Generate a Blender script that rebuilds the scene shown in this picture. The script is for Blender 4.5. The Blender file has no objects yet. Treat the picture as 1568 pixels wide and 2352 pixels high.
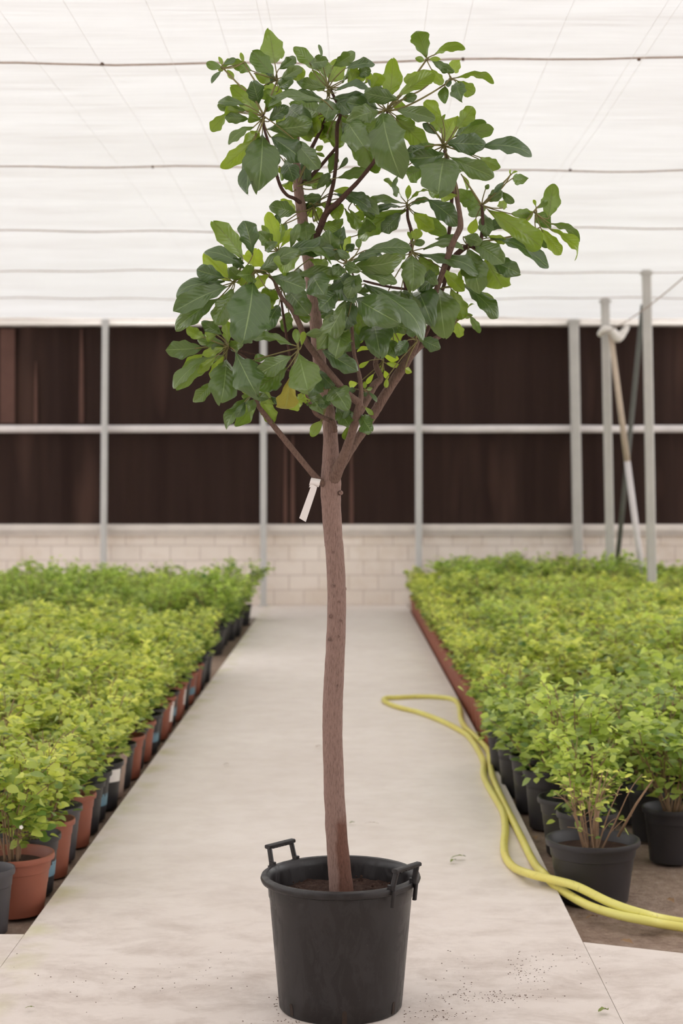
import bpy, math, random
from mathutils import Vector, Matrix, noise

# ------------------------------------------------------------------ camera, world, exposure
S = bpy.context.scene
COL = S.collection
F, PX, PY, H = 3700.0, 817.0, 1109.0, 1.645        # focal length in pixels, principal point, camera height
cd = bpy.data.cameras.new('camera'); cam = bpy.data.objects.new('camera', cd); COL.objects.link(cam)
cam.location = (0, 0, H); cam.rotation_euler = (math.pi/2, 0, 0)
cd.sensor_fit = 'VERTICAL'; cd.sensor_height = 36.0; cd.lens = F/2352*36.0
cd.shift_x = -(PX-784)/2352; cd.shift_y = -(1176-PY)/2352
cd.clip_end = 200
cd.dof.use_dof = True; cd.dof.focus_distance = 4.98; cd.dof.aperture_fstop = 3.3
S.camera = cam
w = bpy.data.worlds.new('overcast'); S.world = w; w.use_nodes = True
bg = w.node_tree.nodes['Background']; bg.inputs[0].default_value = (1.0, 0.985, 0.985, 1); bg.inputs[1].default_value = 3.1
S.view_settings.view_transform = 'Standard'; S.view_settings.look = 'None'
S.view_settings.gamma = 1.0; S.view_settings.use_curve_mapping = False
S.view_settings.exposure = 0.13
S.cycles.use_denoising = True
S.cycles.max_bounces = 10; S.cycles.diffuse_bounces = 6; S.cycles.transmission_bounces = 6

CEIL = 3.85                                         # ceiling height
WALLY = 21.7                                        # back wall distance
TY = 5.07                                           # tree distance

def at(x, y, Y):                                    # photo point at a distance Y
    return Vector(((x-PX)*Y/F, Y, H-(y-PY)*Y/F))
def ground(x, y, z=0.0):                            # photo point lying on the ground
    Y = (H-z)*F/(y-PY)
    return Vector(((x-PX)*Y/F, Y, z))

# ------------------------------------------------------------------ helpers
def tag(o, label=None, cat=None, group=None, kind=None):
    if label: o['label'] = label
    if cat: o['category'] = cat
    if group: o['group'] = group
    if kind: o['kind'] = kind
    return o
def empty(name, loc, rz=0.0):
    o = bpy.data.objects.new(name, None); COL.objects.link(o)
    o.location = loc; o.rotation_euler = (0, 0, rz); o.empty_display_size = 0.1
    return o
class MB:
    def __init__(s): s.v = []; s.f = []; s.c = []; s.m = []
    def quad(s, *i, m=0): s.f.append(i); s.m.append(m)
    def vert(s, p, c=(0, 0, 0)):
        s.v.append(tuple(p)); s.c.append(c); return len(s.v)-1
    def box(s, a, b, m=0):
        x0, y0, z0 = a; x1, y1, z1 = b
        i = [s.vert(p) for p in ((x0,y0,z0),(x1,y0,z0),(x1,y1,z0),(x0,y1,z0),(x0,y0,z1),(x1,y0,z1),(x1,y1,z1),(x0,y1,z1))]
        for q in ((0,3,2,1),(4,5,6,7),(0,1,5,4),(1,2,6,5),(2,3,7,6),(3,0,4,7)): s.quad(*[i[k] for k in q], m=m)
    def prism(s, poly, z0, z1):
        n = len(poly)
        a = [s.vert((x, y, z0)) for x, y in poly]; b = [s.vert((x, y, z1)) for x, y in poly]
        s.f.append(tuple(reversed(a))); s.m.append(0); s.f.append(tuple(b)); s.m.append(0)
        for i in range(n): j = (i+1) % n; s.quad(a[i], a[j], b[j], b[i])
    def lathe(s, prof, n=32, c=(0, 0, 0), closed=False):
        rows = []
        for r, z in prof:
            rows.append([s.vert((c[0]+r*math.cos(2*math.pi*k/n), c[1]+r*math.sin(2*math.pi*k/n), c[2]+z)) for k in range(n)])
        for a, b in zip(rows, rows[1:]):
            for k in range(n):
                j = (k+1) % n; s.quad(a[k], a[j], b[j], b[k])
        if closed:
            s.f.append(tuple(reversed(rows[0]))); s.m.append(0); s.f.append(tuple(rows[-1])); s.m.append(0)
    def tube(s, pts, rad, seg=8, cap=True, lump=0.0, flat=1.0, seed=0.0):
        rows = []; n = len(pts); up = Vector((0.13, 0.97, 0.2)); pr = None
        for i, p in enumerate(pts):
            d = (pts[min(i+1, n-1)]-pts[max(i-1, 0)])
            if d.length < 1e-9: d = Vector((0, 0, 1))
            d.normalize()
            if pr is None:
                a = d.cross(up)
                if a.length < 1e-3: a = d.cross(Vector((1, 0, 0)))
                a.normalize()
            else:
                a = pr-d*pr.dot(d); a.normalize()
            pr = a.copy(); b = d.cross(a); r = rad[i] if not isinstance(rad, (int, float)) else rad
            row = []
            for k in range(seg):
                th = 2*math.pi*k/seg; rr = r
                if lump:
                    q = (p+a*(r*math.cos(th))+b*(r*math.sin(th)))
                    rr = r*(1+lump*noise.noise(q*22+Vector((seed, 0, 0)))+lump*0.6*noise.noise(q*60))
                row.append(s.vert(p+a*(rr*math.cos(th))+b*(rr*flat*math.sin(th)), (0, k/seg, i/max(1, n-1))))
            rows.append(row)
        for q, t in zip(rows, rows[1:]):
            for k in range(seg):
                j = (k+1) % seg; s.quad(q[k], t[k], t[j], q[j])
        if cap:
            s.f.append(tuple(rows[0])); s.m.append(0); s.f.append(tuple(reversed(rows[-1]))); s.m.append(0)
    def leaf(s, base, d, n, L, W, fold=0.15, arch=0.08, wave=0.06, tint=0.5, nu=10, nv=3, peak=1.3, ph=0.0, lob=0.75, curl=0.0, tdrop=0.0):
        d = d.normalized(); n = (n-d*n.dot(d))
        if n.length < 1e-6: n = d.orthogonal()
        n.normalize(); sd = d.cross(n); rows = []
        for i in range(nu+1):
            t = 0.5-0.5*math.cos(math.pi*i/nu) if nv > 1 else i/nu
            h = W*0.5*max(0.0, math.sin(math.pi*min(1, t**peak)))**lob
            h = max(h, W*0.02)
            row = []
            for j in range(-nv, nv+1):
                q = j/nv; e = abs(q)
                wv = wave*W*(math.sin(t*12.5+ph+(2.1 if q > 0 else 0))+0.6*math.sin(t*23+ph*2+(0.9 if q > 0 else 0)))*e*e*min(1, 3*t)
                wid = h*(1+0.11*math.sin(t*19+ph*1.7+(1.3 if q > 0 else 0))*e*(1 if wave > 0.03 else 0))
                off = fold*h*e+wv+arch*L*4*(t-t*t)-curl*W*e*e*e-(tdrop*L*max(0, t-0.7)**2*6)
                row.append(s.vert(base+d*(L*t)+sd*(q*wid)+n*off, (tint, q*0.5+0.5, t)))
            rows.append(row)
        for a, b in zip(rows, rows[1:]):
            for j in range(2*nv): s.quad(a[j], a[j+1], b[j+1], b[j])
    def mesh(s, name, mats, smooth=True, flip=False):
        me = bpy.data.meshes.new(name); me.from_pydata(s.v, [], s.f)
        for m in (mats if isinstance(mats, (list, tuple)) else [mats]): me.materials.append(m)
        if any(s.m): me.polygons.foreach_set('material_index', s.m)
        if smooth: me.polygons.foreach_set('use_smooth', [True]*len(s.f))
        at_ = me.color_attributes.new('leafdata', 'FLOAT_COLOR', 'POINT')
        flat = []
        for c in s.c: flat += [c[0], c[1], c[2], 1.0]
        at_.data.foreach_set('color', flat)
        me.update(); return me
    def build(s, name, mats, parent=None, smooth=True, sharp=None):
        me = s.mesh(name, mats, smooth)
        o = bpy.data.objects.new(name, me); COL.objects.link(o)
        if parent: o.parent = parent
        if sharp and smooth:
            me.set_sharp_from_angle(angle=math.radians(sharp))
        return o
def link(name, me, parent=None, loc=(0, 0, 0)):
    o = bpy.data.objects.new(name, me); COL.objects.link(o); o.location = loc
    if parent: o.parent = parent
    return o
def spline(pts, rad, sub=6):                        # Catmull-Rom through points and radii
    P = [Vector(p) for p in pts]; out = []; ro = []
    for i in range(len(P)-1):
        p0, p1, p2, p3 = P[max(i-1, 0)], P[i], P[i+1], P[min(i+2, len(P)-1)]
        for k in range(sub):
            t = k/sub
            out.append(0.5*((2*p1)+(p2-p0)*t+(2*p0-5*p1+4*p2-p3)*t*t+(3*p1-p0-3*p2+p3)*t**3))
            ro.append(rad[i]*(1-t)+rad[i+1]*t)
    out.append(P[-1]); ro.append(rad[-1]); return out, ro

# ------------------------------------------------------------------ materials
class NT:
    def __init__(s, name):
        s.mat = bpy.data.materials.new(name); s.mat.use_nodes = True; s.t = s.mat.node_tree
        s.t.nodes.clear(); s.out = s.n('ShaderNodeOutputMaterial')
    def n(s, typ, **kw):
        nd = s.t.nodes.new(typ)
        for k, v in kw.items(): setattr(nd, k, v)
        return nd
    def l(s, a, b): s.t.links.new(a, b)
    def coords(s, scale=(1, 1, 1), obj=True):
        tc = s.n('ShaderNodeTexCoord'); mp = s.n('ShaderNodeMapping'); mp.inputs['Scale'].default_value = scale
        s.l(tc.outputs['Object' if obj else 'Generated'], mp.inputs[0]); return mp.outputs[0]
    def noise(s, vec, scale=5, detail=4, rough=0.5, dist=0):
        nd = s.n('ShaderNodeTexNoise'); nd.inputs['Scale'].default_value = scale; nd.inputs['Detail'].default_value = detail
        nd.inputs['Roughness'].default_value = rough; nd.inputs['Distortion'].default_value = dist
        s.l(vec, nd.inputs['Vector']); return nd.outputs[0]
    def ramp(s, fac, stops):
        r = s.n('ShaderNodeValToRGB'); el = r.color_ramp.elements
        while len(el) < len(stops): el.new(0.5)
        for e, (p, c) in zip(el, stops): e.position = p; e.color = (*c, 1) if len(c) == 3 else c
        s.l(fac, r.inputs[0]); return r.outputs[0]
    def mix(s, fac, a, b, mode='MIX'):
        m = s.n('ShaderNodeMix', data_type='RGBA', blend_type=mode)
        for sock, v in ((m.inputs[0], fac), (m.inputs[6], a), (m.inputs[7], b)):
            if isinstance(v, (int, float)): sock.default_value = v
            elif isinstance(v, tuple): sock.default_value = (*v, 1)
            else: s.l(v, sock)
        return m.outputs[2]
    def math(s, op, a, b=None, clamp=False):
        m = s.n('ShaderNodeMath', operation=op, use_clamp=clamp)
        for sock, v in ((m.inputs[0], a), (m.inputs[1], b)):
            if v is None: continue
            if isinstance(v, (int, float)): sock.default_value = v
            else: s.l(v, sock)
        return m.outputs[0]
    def bump(s, h, strength=0.3, dist=0.01):
        b = s.n('ShaderNodeBump'); b.inputs['Strength'].default_value = strength; b.inputs['Distance'].default_value = dist
        s.l(h, b.inputs['Height']); return b.outputs[0]
    def principled(s, color, rough=0.6, normal=None, spec=0.5, metal=0.0):
        p = s.n('ShaderNodeBsdfPrincipled')
        for k, v in (('Base Color', color), ('Roughness', rough)):
            if isinstance(v, tuple): p.inputs[k].default_value = (*v, 1)
            elif isinstance(v, (int, float)): p.inputs[k].default_value = v
            else: s.l(v, p.inputs[k])
        p.inputs['Specular IOR Level'].default_value = spec; p.inputs['Metallic'].default_value = metal
        if normal is not None: s.l(normal, p.inputs['Normal'])
        return p.outputs[0]
    def done(s, sh): s.l(sh, s.out.inputs[0]); return s.mat

def simple(name, col, rough=0.6, var=0.12, scale=8, spec=0.4, metal=0.0, bump=0.0):
    t = NT(name); v = t.coords(); nz = t.noise(v, scale, 5)
    c = t.mix(nz, tuple(x*(1-var) for x in col), tuple(min(1, x*(1+var)) for x in col))
    nm = t.bump(nz, bump, 0.005) if bump else None
    return t.done(t.principled(c, rough, nm, spec, metal))

def leaf_mat(name, dark, light, back, rough=0.42, trans=0.35, vein=True, objvar=0.0, spec=0.4, patch=3.0, base=0.55):
    t = NT(name)
    a = t.n('ShaderNodeAttribute', attribute_name='leafdata'); sp = t.n('ShaderNodeSeparateColor'); t.l(a.outputs[0], sp.inputs[0])
    tint, q, tt = sp.outputs[0], sp.outputs[1], sp.outputs[2]
    tf = tint
    if objvar:
        oi = t.n('ShaderNodeObjectInfo'); tf = t.math('ADD', tint, t.math('MULTIPLY', t.math('SUBTRACT', oi.outputs['Random'], 0.5), objvar), True)
    col = t.mix(tf, dark, light)
    v = t.coords(); nz = t.noise(v, patch, 3)
    col = t.mix(t.math('MULTIPLY', nz, 0.35), col, t.mix(0.5, col, (0.02, 0.03, 0.01)))
    nm = None
    e = t.math('ABSOLUTE', t.math('SUBTRACT', q, 0.5))
    bcol = t.mix(tf, back, light)
    if vein:
        mid = t.math('LESS_THAN', e, 0.016)
        vn = t.math('SINE', t.math('MULTIPLY', t.math('SUBTRACT', tt, t.math('MULTIPLY', e, 0.55)), 58))
        vk = t.math('GREATER_THAN', vn, 0.965)
        col = t.mix(t.math('MULTIPLY', mid, 0.6), t.mix(t.math('MULTIPLY', vk, 0.16), col, (0.22, 0.34, 0.13)), (0.30, 0.40, 0.15))
        bcol = t.mix(t.math('MULTIPLY', mid, 0.6), bcol, (0.09, 0.055, 0.025))
        h = t.math('ADD', t.math('MULTIPLY', vn, 0.5), t.math('MULTIPLY', t.noise(v, 55, 3), 1.2))
        nm = t.bump(h, 0.18, 0.003)
    geo = t.n('ShaderNodeNewGeometry')
    cc = t.mix(geo.outputs['Backfacing'], col, bcol)
    p = t.principled(cc, rough, nm, spec)
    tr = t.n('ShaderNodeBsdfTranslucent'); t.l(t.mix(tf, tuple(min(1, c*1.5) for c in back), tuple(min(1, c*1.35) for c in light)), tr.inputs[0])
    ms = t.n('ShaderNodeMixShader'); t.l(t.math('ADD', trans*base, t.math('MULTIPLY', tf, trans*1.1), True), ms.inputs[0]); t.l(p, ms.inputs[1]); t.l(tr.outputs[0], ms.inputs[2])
    return t.done(ms.outputs[0])

M = {}
M['tree_leaf'] = leaf_mat('tree_leaf', (0.050, 0.098, 0.024), (0.34, 0.45, 0.033), (0.075, 0.15, 0.018), trans=0.42, rough=0.30, spec=0.85, base=0.30)
M['yellow_leaf'] = leaf_mat('yellow_leaf', (0.30, 0.27, 0.04), (0.36, 0.32, 0.05), (0.34, 0.30, 0.05), trans=0.4)
M['lime_leaf'] = leaf_mat('lime_leaf', (0.080, 0.165, 0.028), (0.77, 0.85, 0.18), (0.29, 0.41, 0.07), trans=0.32, vein=False, objvar=0.26, rough=0.36)
M['green_leaf'] = leaf_mat('green_leaf', (0.072, 0.155, 0.032), (0.66, 0.78, 0.18), (0.26, 0.37, 0.065), trans=0.32, vein=False, objvar=0.28, rough=0.36)
M['dark_leaf'] = leaf_mat('dark_leaf', (0.075, 0.165, 0.036), (0.55, 0.68, 0.15), (0.21, 0.32, 0.06), trans=0.32, vein=False, objvar=0.3, rough=0.4)

def bark(name, base, dark, red=False):
    t = NT(name); v = t.coords((1, 1, 0.17)); n1 = t.noise(v, 300, 6, 0.68); v2 = t.coords((1, 1, 0.6)); n2 = t.noise(v2, 14, 4)
    c = t.ramp(n1, [(0.30, dark), (0.52, base), (0.75, tuple(min(1, x*1.22) for x in base))])
    c = t.mix(t.math('MULTIPLY', n2, 0.5), c, tuple(x*0.8 for x in base))
    if red:                                         # damp red-brown stain on the lower right of the trunk
        v3 = t.coords(); sx = t.n('ShaderNodeSeparateXYZ'); t.l(v3, sx.inputs[0]); nn = t.noise(v3, 7, 4)
        xlim = t.math('ADD', t.math('MULTIPLY', sx.outputs[2], -0.02), -0.004)
        fx = t.math('MULTIPLY', t.math('SUBTRACT', t.math('ADD', sx.outputs[0], t.math('MULTIPLY', t.math('SUBTRACT', nn, 0.5), 0.05)), xlim), 90, True)
        fz = t.math('MULTIPLY', t.math('SUBTRACT', t.math('ADD', 0.60, t.math('MULTIPLY', t.math('SUBTRACT', nn, 0.5), 0.3)), sx.outputs[2]), 30, True)
        c = t.mix(t.math('MULTIPLY', t.math('MULTIPLY', fx, fz), 0.95), c, t.mix(1.0, c, (0.58, 0.42, 0.35), 'MULTIPLY'))
    return t.done(t.principled(c, 0.82, t.bump(n1, 0.85, 0.006), 0.25))
M['trunk'] = bark('trunk_bark', (0.31, 0.20, 0.165), (0.125, 0.072, 0.056), True)
M['branch'] = bark('branch_bark', (0.20, 0.125, 0.095), (0.065, 0.036, 0.028))
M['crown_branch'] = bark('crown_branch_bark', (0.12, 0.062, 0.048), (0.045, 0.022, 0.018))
M['petiole'] = simple('petiole', (0.20, 0.17, 0.06), 0.6)
M['bud'] = simple('bud', (0.18, 0.09, 0.04), 0.6)

def pot_black():
    t = NT('black_plastic'); v = t.coords(); n1 = t.noise(v, 6, 5, 0.6); v2 = t.coords((1.5, 1.5, 0.6)); n2 = t.noise(v2, 14, 8, 0.72, 0.8); sp = t.noise(v, 160, 2)
    c = t.ramp(n1, [(0.3, (0.0095, 0.0075, 0.0078)), (0.7, (0.016, 0.0128, 0.0128))])
    dust = t.math('MULTIPLY', t.math('GREATER_THAN', sp, 0.73), 0.35)
    c = t.mix(dust, c, (0.12, 0.095, 0.08))
    wet = t.ramp(n2, [(0.47, (0, 0, 0)), (0.55, (1, 1, 1))])
    c = t.mix(t.math('MULTIPLY', wet, 0.32), c, (0.045, 0.040, 0.041))
    r = t.math('ADD', t.math('MULTIPLY', wet, 0.16), 0.36)
    return t.done(t.principled(c, r, t.bump(n1, 0.05, 0.01), 0.4))
M['pot_black'] = pot_black()
M['shrub_pot_black'] = simple('nursery_pot_black', (0.026, 0.023, 0.025), 0.45, 0.3, 10)
M['shrub_pot_grey'] = simple('nursery_pot_grey', (0.060, 0.055, 0.060), 0.5, 0.2, 10)
M['shrub_pot_terracotta'] = simple('nursery_pot_terracotta', (0.27, 0.085, 0.050), 0.55, 0.2, 9)
M['shrub_pot_tan'] = simple('nursery_pot_tan', (0.36, 0.255, 0.205), 0.6, 0.12, 9)
M['blue_label'] = simple('blue_label', (0.13, 0.24, 0.31), 0.4, 0.15, 20)
M['white'] = simple('white_plastic', (0.78, 0.73, 0.70), 0.5, 0.03, 20)
M['flower'] = simple('flower_white', (0.85, 0.82, 0.76), 0.5, 0.04, 20)
M['slot'] = simple('slot_earth', (0.035, 0.022, 0.016), 0.9, 0.5, 80)
M['stem'] = simple('shrub_stem', (0.27, 0.17, 0.10), 0.8, 0.3, 40)

def earth(name, a, b, c_, sc=30):
    t = NT(name); v = t.coords(); n1 = t.noise(v, sc, 8, 0.7); n2 = t.noise(v, sc*0.06, 4); n3 = t.noise(v, sc*5, 3)
    c = t.ramp(n1, [(0.3, a), (0.55, b), (0.75, c_)])
    c = t.mix(t.math('MULTIPLY', t.ramp(n2, [(0.35, (0, 0, 0)), (0.65, (1, 1, 1))]), 0.55), c, a)
    return t.done(t.principled(c, 0.95, t.bump(t.math('ADD', n1, t.math('MULTIPLY', n3, 0.4)), 0.8, 0.02), 0.15))
M['dirt'] = earth('bed_dirt', (0.21, 0.145, 0.11), (0.37, 0.275, 0.215), (0.50, 0.40, 0.33), 20)
M['potsoil'] = earth('pot_soil', (0.030, 0.016, 0.012), (0.085, 0.050, 0.038), (0.20, 0.135, 0.11), 55)

def concrete():
    t = NT('concrete'); v = t.coords(); big = t.noise(v, 0.9, 5, 0.6); med = t.noise(v, 6, 6, 0.65); fine = t.noise(v, 120, 4, 0.7)
    vst = t.coords((1.0, 1.5, 1)); st = t.noise(vst, 3.4, 9, 0.74, 0.3)
    c = t.ramp(big, [(0.3, (0.76, 0.69, 0.64)), (0.7, (0.83, 0.765, 0.715))])
    c = t.mix(t.math('MULTIPLY', t.ramp(med, [(0.4, (0, 0, 0)), (0.75, (1, 1, 1))]), 0.28), c, (0.56, 0.47, 0.40))
    sx = t.n('ShaderNodeSeparateXYZ'); t.l(v, sx.inputs[0])
    near = t.math('MULTIPLY', t.math('SUBTRACT', 7.3, sx.outputs[1]), 0.5, True)       # dirt trodden onto the front of the path
    dirty = t.math('MULTIPLY', t.ramp(st, [(0.44, (0, 0, 0)), (0.76, (1, 1, 1))]), t.math('ADD', t.math('MULTIPLY', near, 0.55), 0.14))
    c = t.mix(t.math('MULTIPLY', near, 0.30), c, (0.55, 0.47, 0.42))
    c = t.mix(dirty, c, (0.36, 0.28, 0.235))
    spk = t.math('GREATER_THAN', t.noise(v, 130, 4, 0.8), 0.69)
    c = t.mix(t.math('MULTIPLY', spk, t.math('ADD', t.math('MULTIPLY', near, 0.55), 0.08)), c, (0.16, 0.095, 0.07))
    xm = t.math('SUBTRACT', 1.0, t.math('MULTIPLY', t.math('ABSOLUTE', t.math('ADD', sx.outputs[0], 1.17)), 9), True)
    moss = t.math('MULTIPLY', t.math('MULTIPLY', xm, t.ramp(t.noise(v, 3.5, 4), [(0.45, (0, 0, 0)), (0.65, (1, 1, 1))])), 0.55)
    c = t.mix(moss, c, (0.50, 0.48, 0.20))
    return t.done(t.principled(c, 0.8, t.bump(t.math('ADD', t.math('MULTIPLY', fine, 0.3), med), 0.15, 0.01), 0.25))
M['concrete'] = concrete()

def blockwall():
    t = NT('painted_block'); tc = t.n('ShaderNodeTexCoord'); sx = t.n('ShaderNodeSeparateXYZ'); cb = t.n('ShaderNodeCombineXYZ')
    t.l(tc.outputs['Object'], sx.inputs[0]); t.l(t.math('ADD', sx.outputs[0], sx.outputs[1]), cb.inputs[0]); t.l(sx.outputs[2], cb.inputs[1])
    b = t.n('ShaderNodeTexBrick'); b.inputs['Scale'].default_value = 1.0; b.inputs['Brick Width'].default_value = 0.40
    b.inputs['Row Height'].default_value = 0.20; b.inputs['Mortar Size'].default_value = 0.010; b.inputs['Mortar Smooth'].default_value = 0.4
    b.inputs['Color1'].default_value = (0.86, 0.775, 0.70, 1); b.inputs['Color2'].default_value = (0.81, 0.725, 0.65, 1); b.inputs['Mortar'].default_value = (0.64, 0.55, 0.49, 1)
    t.l(cb.outputs[0], b.inputs['Vector'])
    v = t.coords(); n1 = t.noise(v, 1.3, 5, 0.7); n2 = t.noise(v, 9, 4)
    c = t.mix(t.math('MULTIPLY', t.ramp(n1, [(0.5, (0, 0, 0)), (0.72, (1, 1, 1))]), 0.35), b.outputs[0], (0.52, 0.37, 0.23))
    top = t.math('MULTIPLY', t.math('MULTIPLY', t.math('SUBTRACT', sx.outputs[2], 0.86), 7, True), t.ramp(t.noise(t.coords((1, 1, 0.2)), 4, 4), [(0.45, (0, 0, 0)), (0.7, (1, 1, 1))]))
    c = t.mix(t.math('MULTIPLY', top, 0.4), c, (0.36, 0.22, 0.13))
    c = t.mix(t.math('MULTIPLY', n2, 0.15), c, (0.5, 0.42, 0.36))
    h = t.math('SUBTRACT', 1.0, b.outputs['Fac'])
    return t.done(t.principled(c, 0.85, t.bump(h, 0.5, 0.01), 0.2))
M['block'] = blockwall()

def screen():
    t = NT('brown_screen'); v = t.coords((1, 1, 0.05)); n1 = t.noise(v, 3.2, 6, 0.7); n2 = t.noise(v, 22, 3, 0.6); v3 = t.coords((1, 1, 0.16)); n3 = t.noise(v3, 1.7, 2)
    c = t.ramp(n1, [(0.3, (0.026, 0.0145, 0.0125)), (0.55, (0.038, 0.0225, 0.0185)), (0.72, (0.055, 0.030, 0.024))])
    c = t.mix(t.math('MULTIPLY', n2, 0.3), c, (0.030, 0.018, 0.014))
    c = t.mix(t.math('MULTIPLY', t.ramp(n3, [(0.62, (0, 0, 0)), (0.72, (1, 1, 1))]), 0.5), c, (0.10, 0.055, 0.042))
    return t.done(t.principled(c, 0.9, None, 0.1))
M['screen'] = screen()
M['faded'] = simple('faded_screen_cloth', (0.115, 0.062, 0.05), 0.9, 0.25, 3, 0.1)

def cloth():
    t = NT('shade_cloth'); v = t.coords((0.55, 9, 1)); n1 = t.noise(v, 2.6, 6, 0.65); v2 = t.coords((0.35, 2.0, 1)); n2 = t.noise(v2, 1.1, 3); v3 = t.coords((1.2, 60, 1)); n3 = t.noise(v3, 2.5, 2)
    f = t.math('ADD', t.math('ADD', t.math('MULTIPLY', n1, 0.55), t.math('MULTIPLY', n2, 0.25)), t.math('MULTIPLY', n3, 0.2))
    c = t.ramp(f, [(0.38, (0.68, 0.66, 0.65)), (0.5, (0.81, 0.805, 0.80)), (0.60, (0.90, 0.90, 0.90))])
    d = t.n('ShaderNodeBsdfDiffuse'); tr = t.n('ShaderNodeBsdfTranslucent'); t.l(c, tr.inputs[0]); d.inputs[0].default_value = (0.66, 0.655, 0.66, 1)
    ms = t.n('ShaderNodeMixShader'); ms.inputs[0].default_value = 0.255; t.l(d.outputs[0], ms.inputs[1]); t.l(tr.outputs[0], ms.inputs[2])
    return t.done(ms.outputs[0])
M['cloth'] = cloth()
def film():
    t = NT('clear_film'); d = t.n('ShaderNodeBsdfDiffuse'); tr = t.n('ShaderNodeBsdfTranslucent'); n1 = t.noise(t.coords((1, 1, 0.3)), 1.5, 3)  # invented film for the unseen sides, very translucent to let in lateral light
    t.l(t.mix(n1, (0.93, 0.92, 0.91), (0.98, 0.98, 0.98)), tr.inputs[0]); d.inputs[0].default_value = (0.8, 0.79, 0.78, 1)
    ms = t.n('ShaderNodeMixShader'); ms.inputs[0].default_value = 0.85; t.l(d.outputs[0], ms.inputs[1]); t.l(tr.outputs[0], ms.inputs[2])
    return t.done(ms.outputs[0])
M['film'] = film()
M['rope'] = simple('tan_rope', (0.45, 0.36, 0.31), 0.9, 0.3, 30)
M['wire'] = simple('pale_wire', (0.72, 0.69, 0.66), 0.6, 0.1, 20)
M['steel'] = simple('galvanised_steel', (0.54, 0.53, 0.515), 0.45, 0.12, 6, 0.4, 0.15)
M['steel_old'] = simple('weathered_steel', (0.47, 0.45, 0.42), 0.5, 0.15, 5, 0.4, 0.1)
M['rail'] = simple('white_rail', (0.76, 0.71, 0.70), 0.5, 0.2, 4)
M['sill'] = simple('sill_concrete', (0.70, 0.64, 0.59), 0.8, 0.15, 5)
M['beam'] = simple('cream_beam', (0.84, 0.79, 0.74), 0.7, 0.06, 5)
M['bamboo'] = simple('bamboo', (0.52, 0.42, 0.33), 0.6, 0.12, 12)
M['alu'] = simple('white_pole_paint', (0.62, 0.58, 0.58), 0.5, 0.08, 12)
M['greenpole'] = simple('green_grey_pole', (0.10, 0.10, 0.085), 0.5, 0.15, 12)
M['wrap'] = simple('white_wrap', (0.74, 0.70, 0.66), 0.8, 0.12, 18)
def hosemat():
    t = NT('yellow_hose'); v = t.coords(); n1 = t.noise(v, 2.3, 3); n2 = t.noise(v, 28, 5, 0.7)
    c = t.ramp(n1, [(0.35, (0.72, 0.63, 0.15)), (0.65, (0.75, 0.71, 0.20))])
    c = t.mix(t.math('MULTIPLY', t.ramp(n2, [(0.58, (0, 0, 0)), (0.72, (1, 1, 1))]), 0.45), c, (0.26, 0.20, 0.09))
    return t.done(t.principled(c, 0.42, None, 0.45))
M['hose'] = hosemat()
M['litter_green'] = simple('fallen_leaf_green', (0.20, 0.24, 0.06), 0.7, 0.2, 30)
M['litter_brown'] = simple('fallen_leaf_brown', (0.28, 0.17, 0.09), 0.8, 0.25, 30)
M['crumb'] = simple('soil_crumb', (0.11, 0.065, 0.045), 0.95, 0.4, 60, 0.1)

# ------------------------------------------------------------------ setting
DZ = -0.06                                          # dirt lies a little lower than the slabs
EL = -1.206                                         # left edge of the path
def edge_r(Y): return 0.812 if Y < 9.0 else 0.812-(Y-9.0)*0.0100
def struct(o): o['kind'] = 'structure'; return o
mb = MB()
mb.prism([(EL, -7), (0.812, -7), (0.812, 9), (edge_r(20.9), 20.9), (0.68, WALLY), (-4.6, WALLY), (-4.6, 19.65), (EL, 19.65)], -0.12, 0.0)
struct(mb.build('floor', M['concrete'], smooth=False))
mb = MB(); mb.prism([(-9, -7), (EL-0.002, -7), (EL-0.002, 5.87), (-9, 5.95)], -0.12, 0.0)
mb.prism([(0.814, -7), (9, -7), (9, 3.8), (2.2, 5.20), (0.814, 5.77)], -0.12, 0.0)
struct(mb.build('floor', M['concrete'], smooth=False))
rnd = random.Random(3)
mb = MB(); nx, ny = 90, 150                          # planting ground, gently uneven
idx = [[mb.vert((-9+18*i/nx, -7+28.7*j/ny, DZ-0.012+0.012*noise.noise(Vector((i*0.6, j*0.6, 2))))) for i in range(nx+1)] for j in range(ny+1)]
for j in range(ny):
    for i in range(nx): mb.quad(idx[j][i], idx[j][i+1], idx[j+1][i+1], idx[j+1][i])
g = struct(mb.build('ground', M['dirt']))

mb = MB(); mb.box((-9, WALLY, -0.1), (9, WALLY+0.2, 1.0)); struct(mb.build('wall_back', M['block'], smooth=False))
TOPZ = at(0, 748, WALLY).z
mb = MB(); N = 240                                  # dark screen hanging in soft vertical folds
for z0, z1 in ((1.07, 1.645-(985-PY)*WALLY/F), (1.645-(985-PY)*WALLY/F, TOPZ+0.06)):
    rows = [[mb.vert((-9+18*i/N, WALLY+0.12+0.018*math.sin(i*1.1+3*noise.noise(Vector((i*0.1, z0, 0)))), z)) for i in range(N+1)] for z in (z0, (z0+z1)/2, z1)]
    for a, b in zip(rows, rows[1:]):
        for i in range(N): mb.quad(a[i], a[i+1], b[i+1], b[i])
struct(mb.build('wall_back', M['screen']))
for s, x in (('left', -9.0), ('right', 9.0)):
    mb = MB(); mb.box((x-0.1, -7, -0.1), (x+0.1, WALLY+0.2, 1.0)); struct(mb.build('wall_'+s, M['block'], smooth=False))
    mb = MB(); q = [mb.vert(p) for p in ((x, -7, 1.0), (x, WALLY+0.2, 1.0), (x, WALLY+0.2, CEIL+0.06), (x, -7, CEIL+0.06))]
    mb.quad(*q); struct(mb.build('wall_'+s, M['film'], smooth=False))  # added translucent upper side, out of view, brings sideways light in
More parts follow.
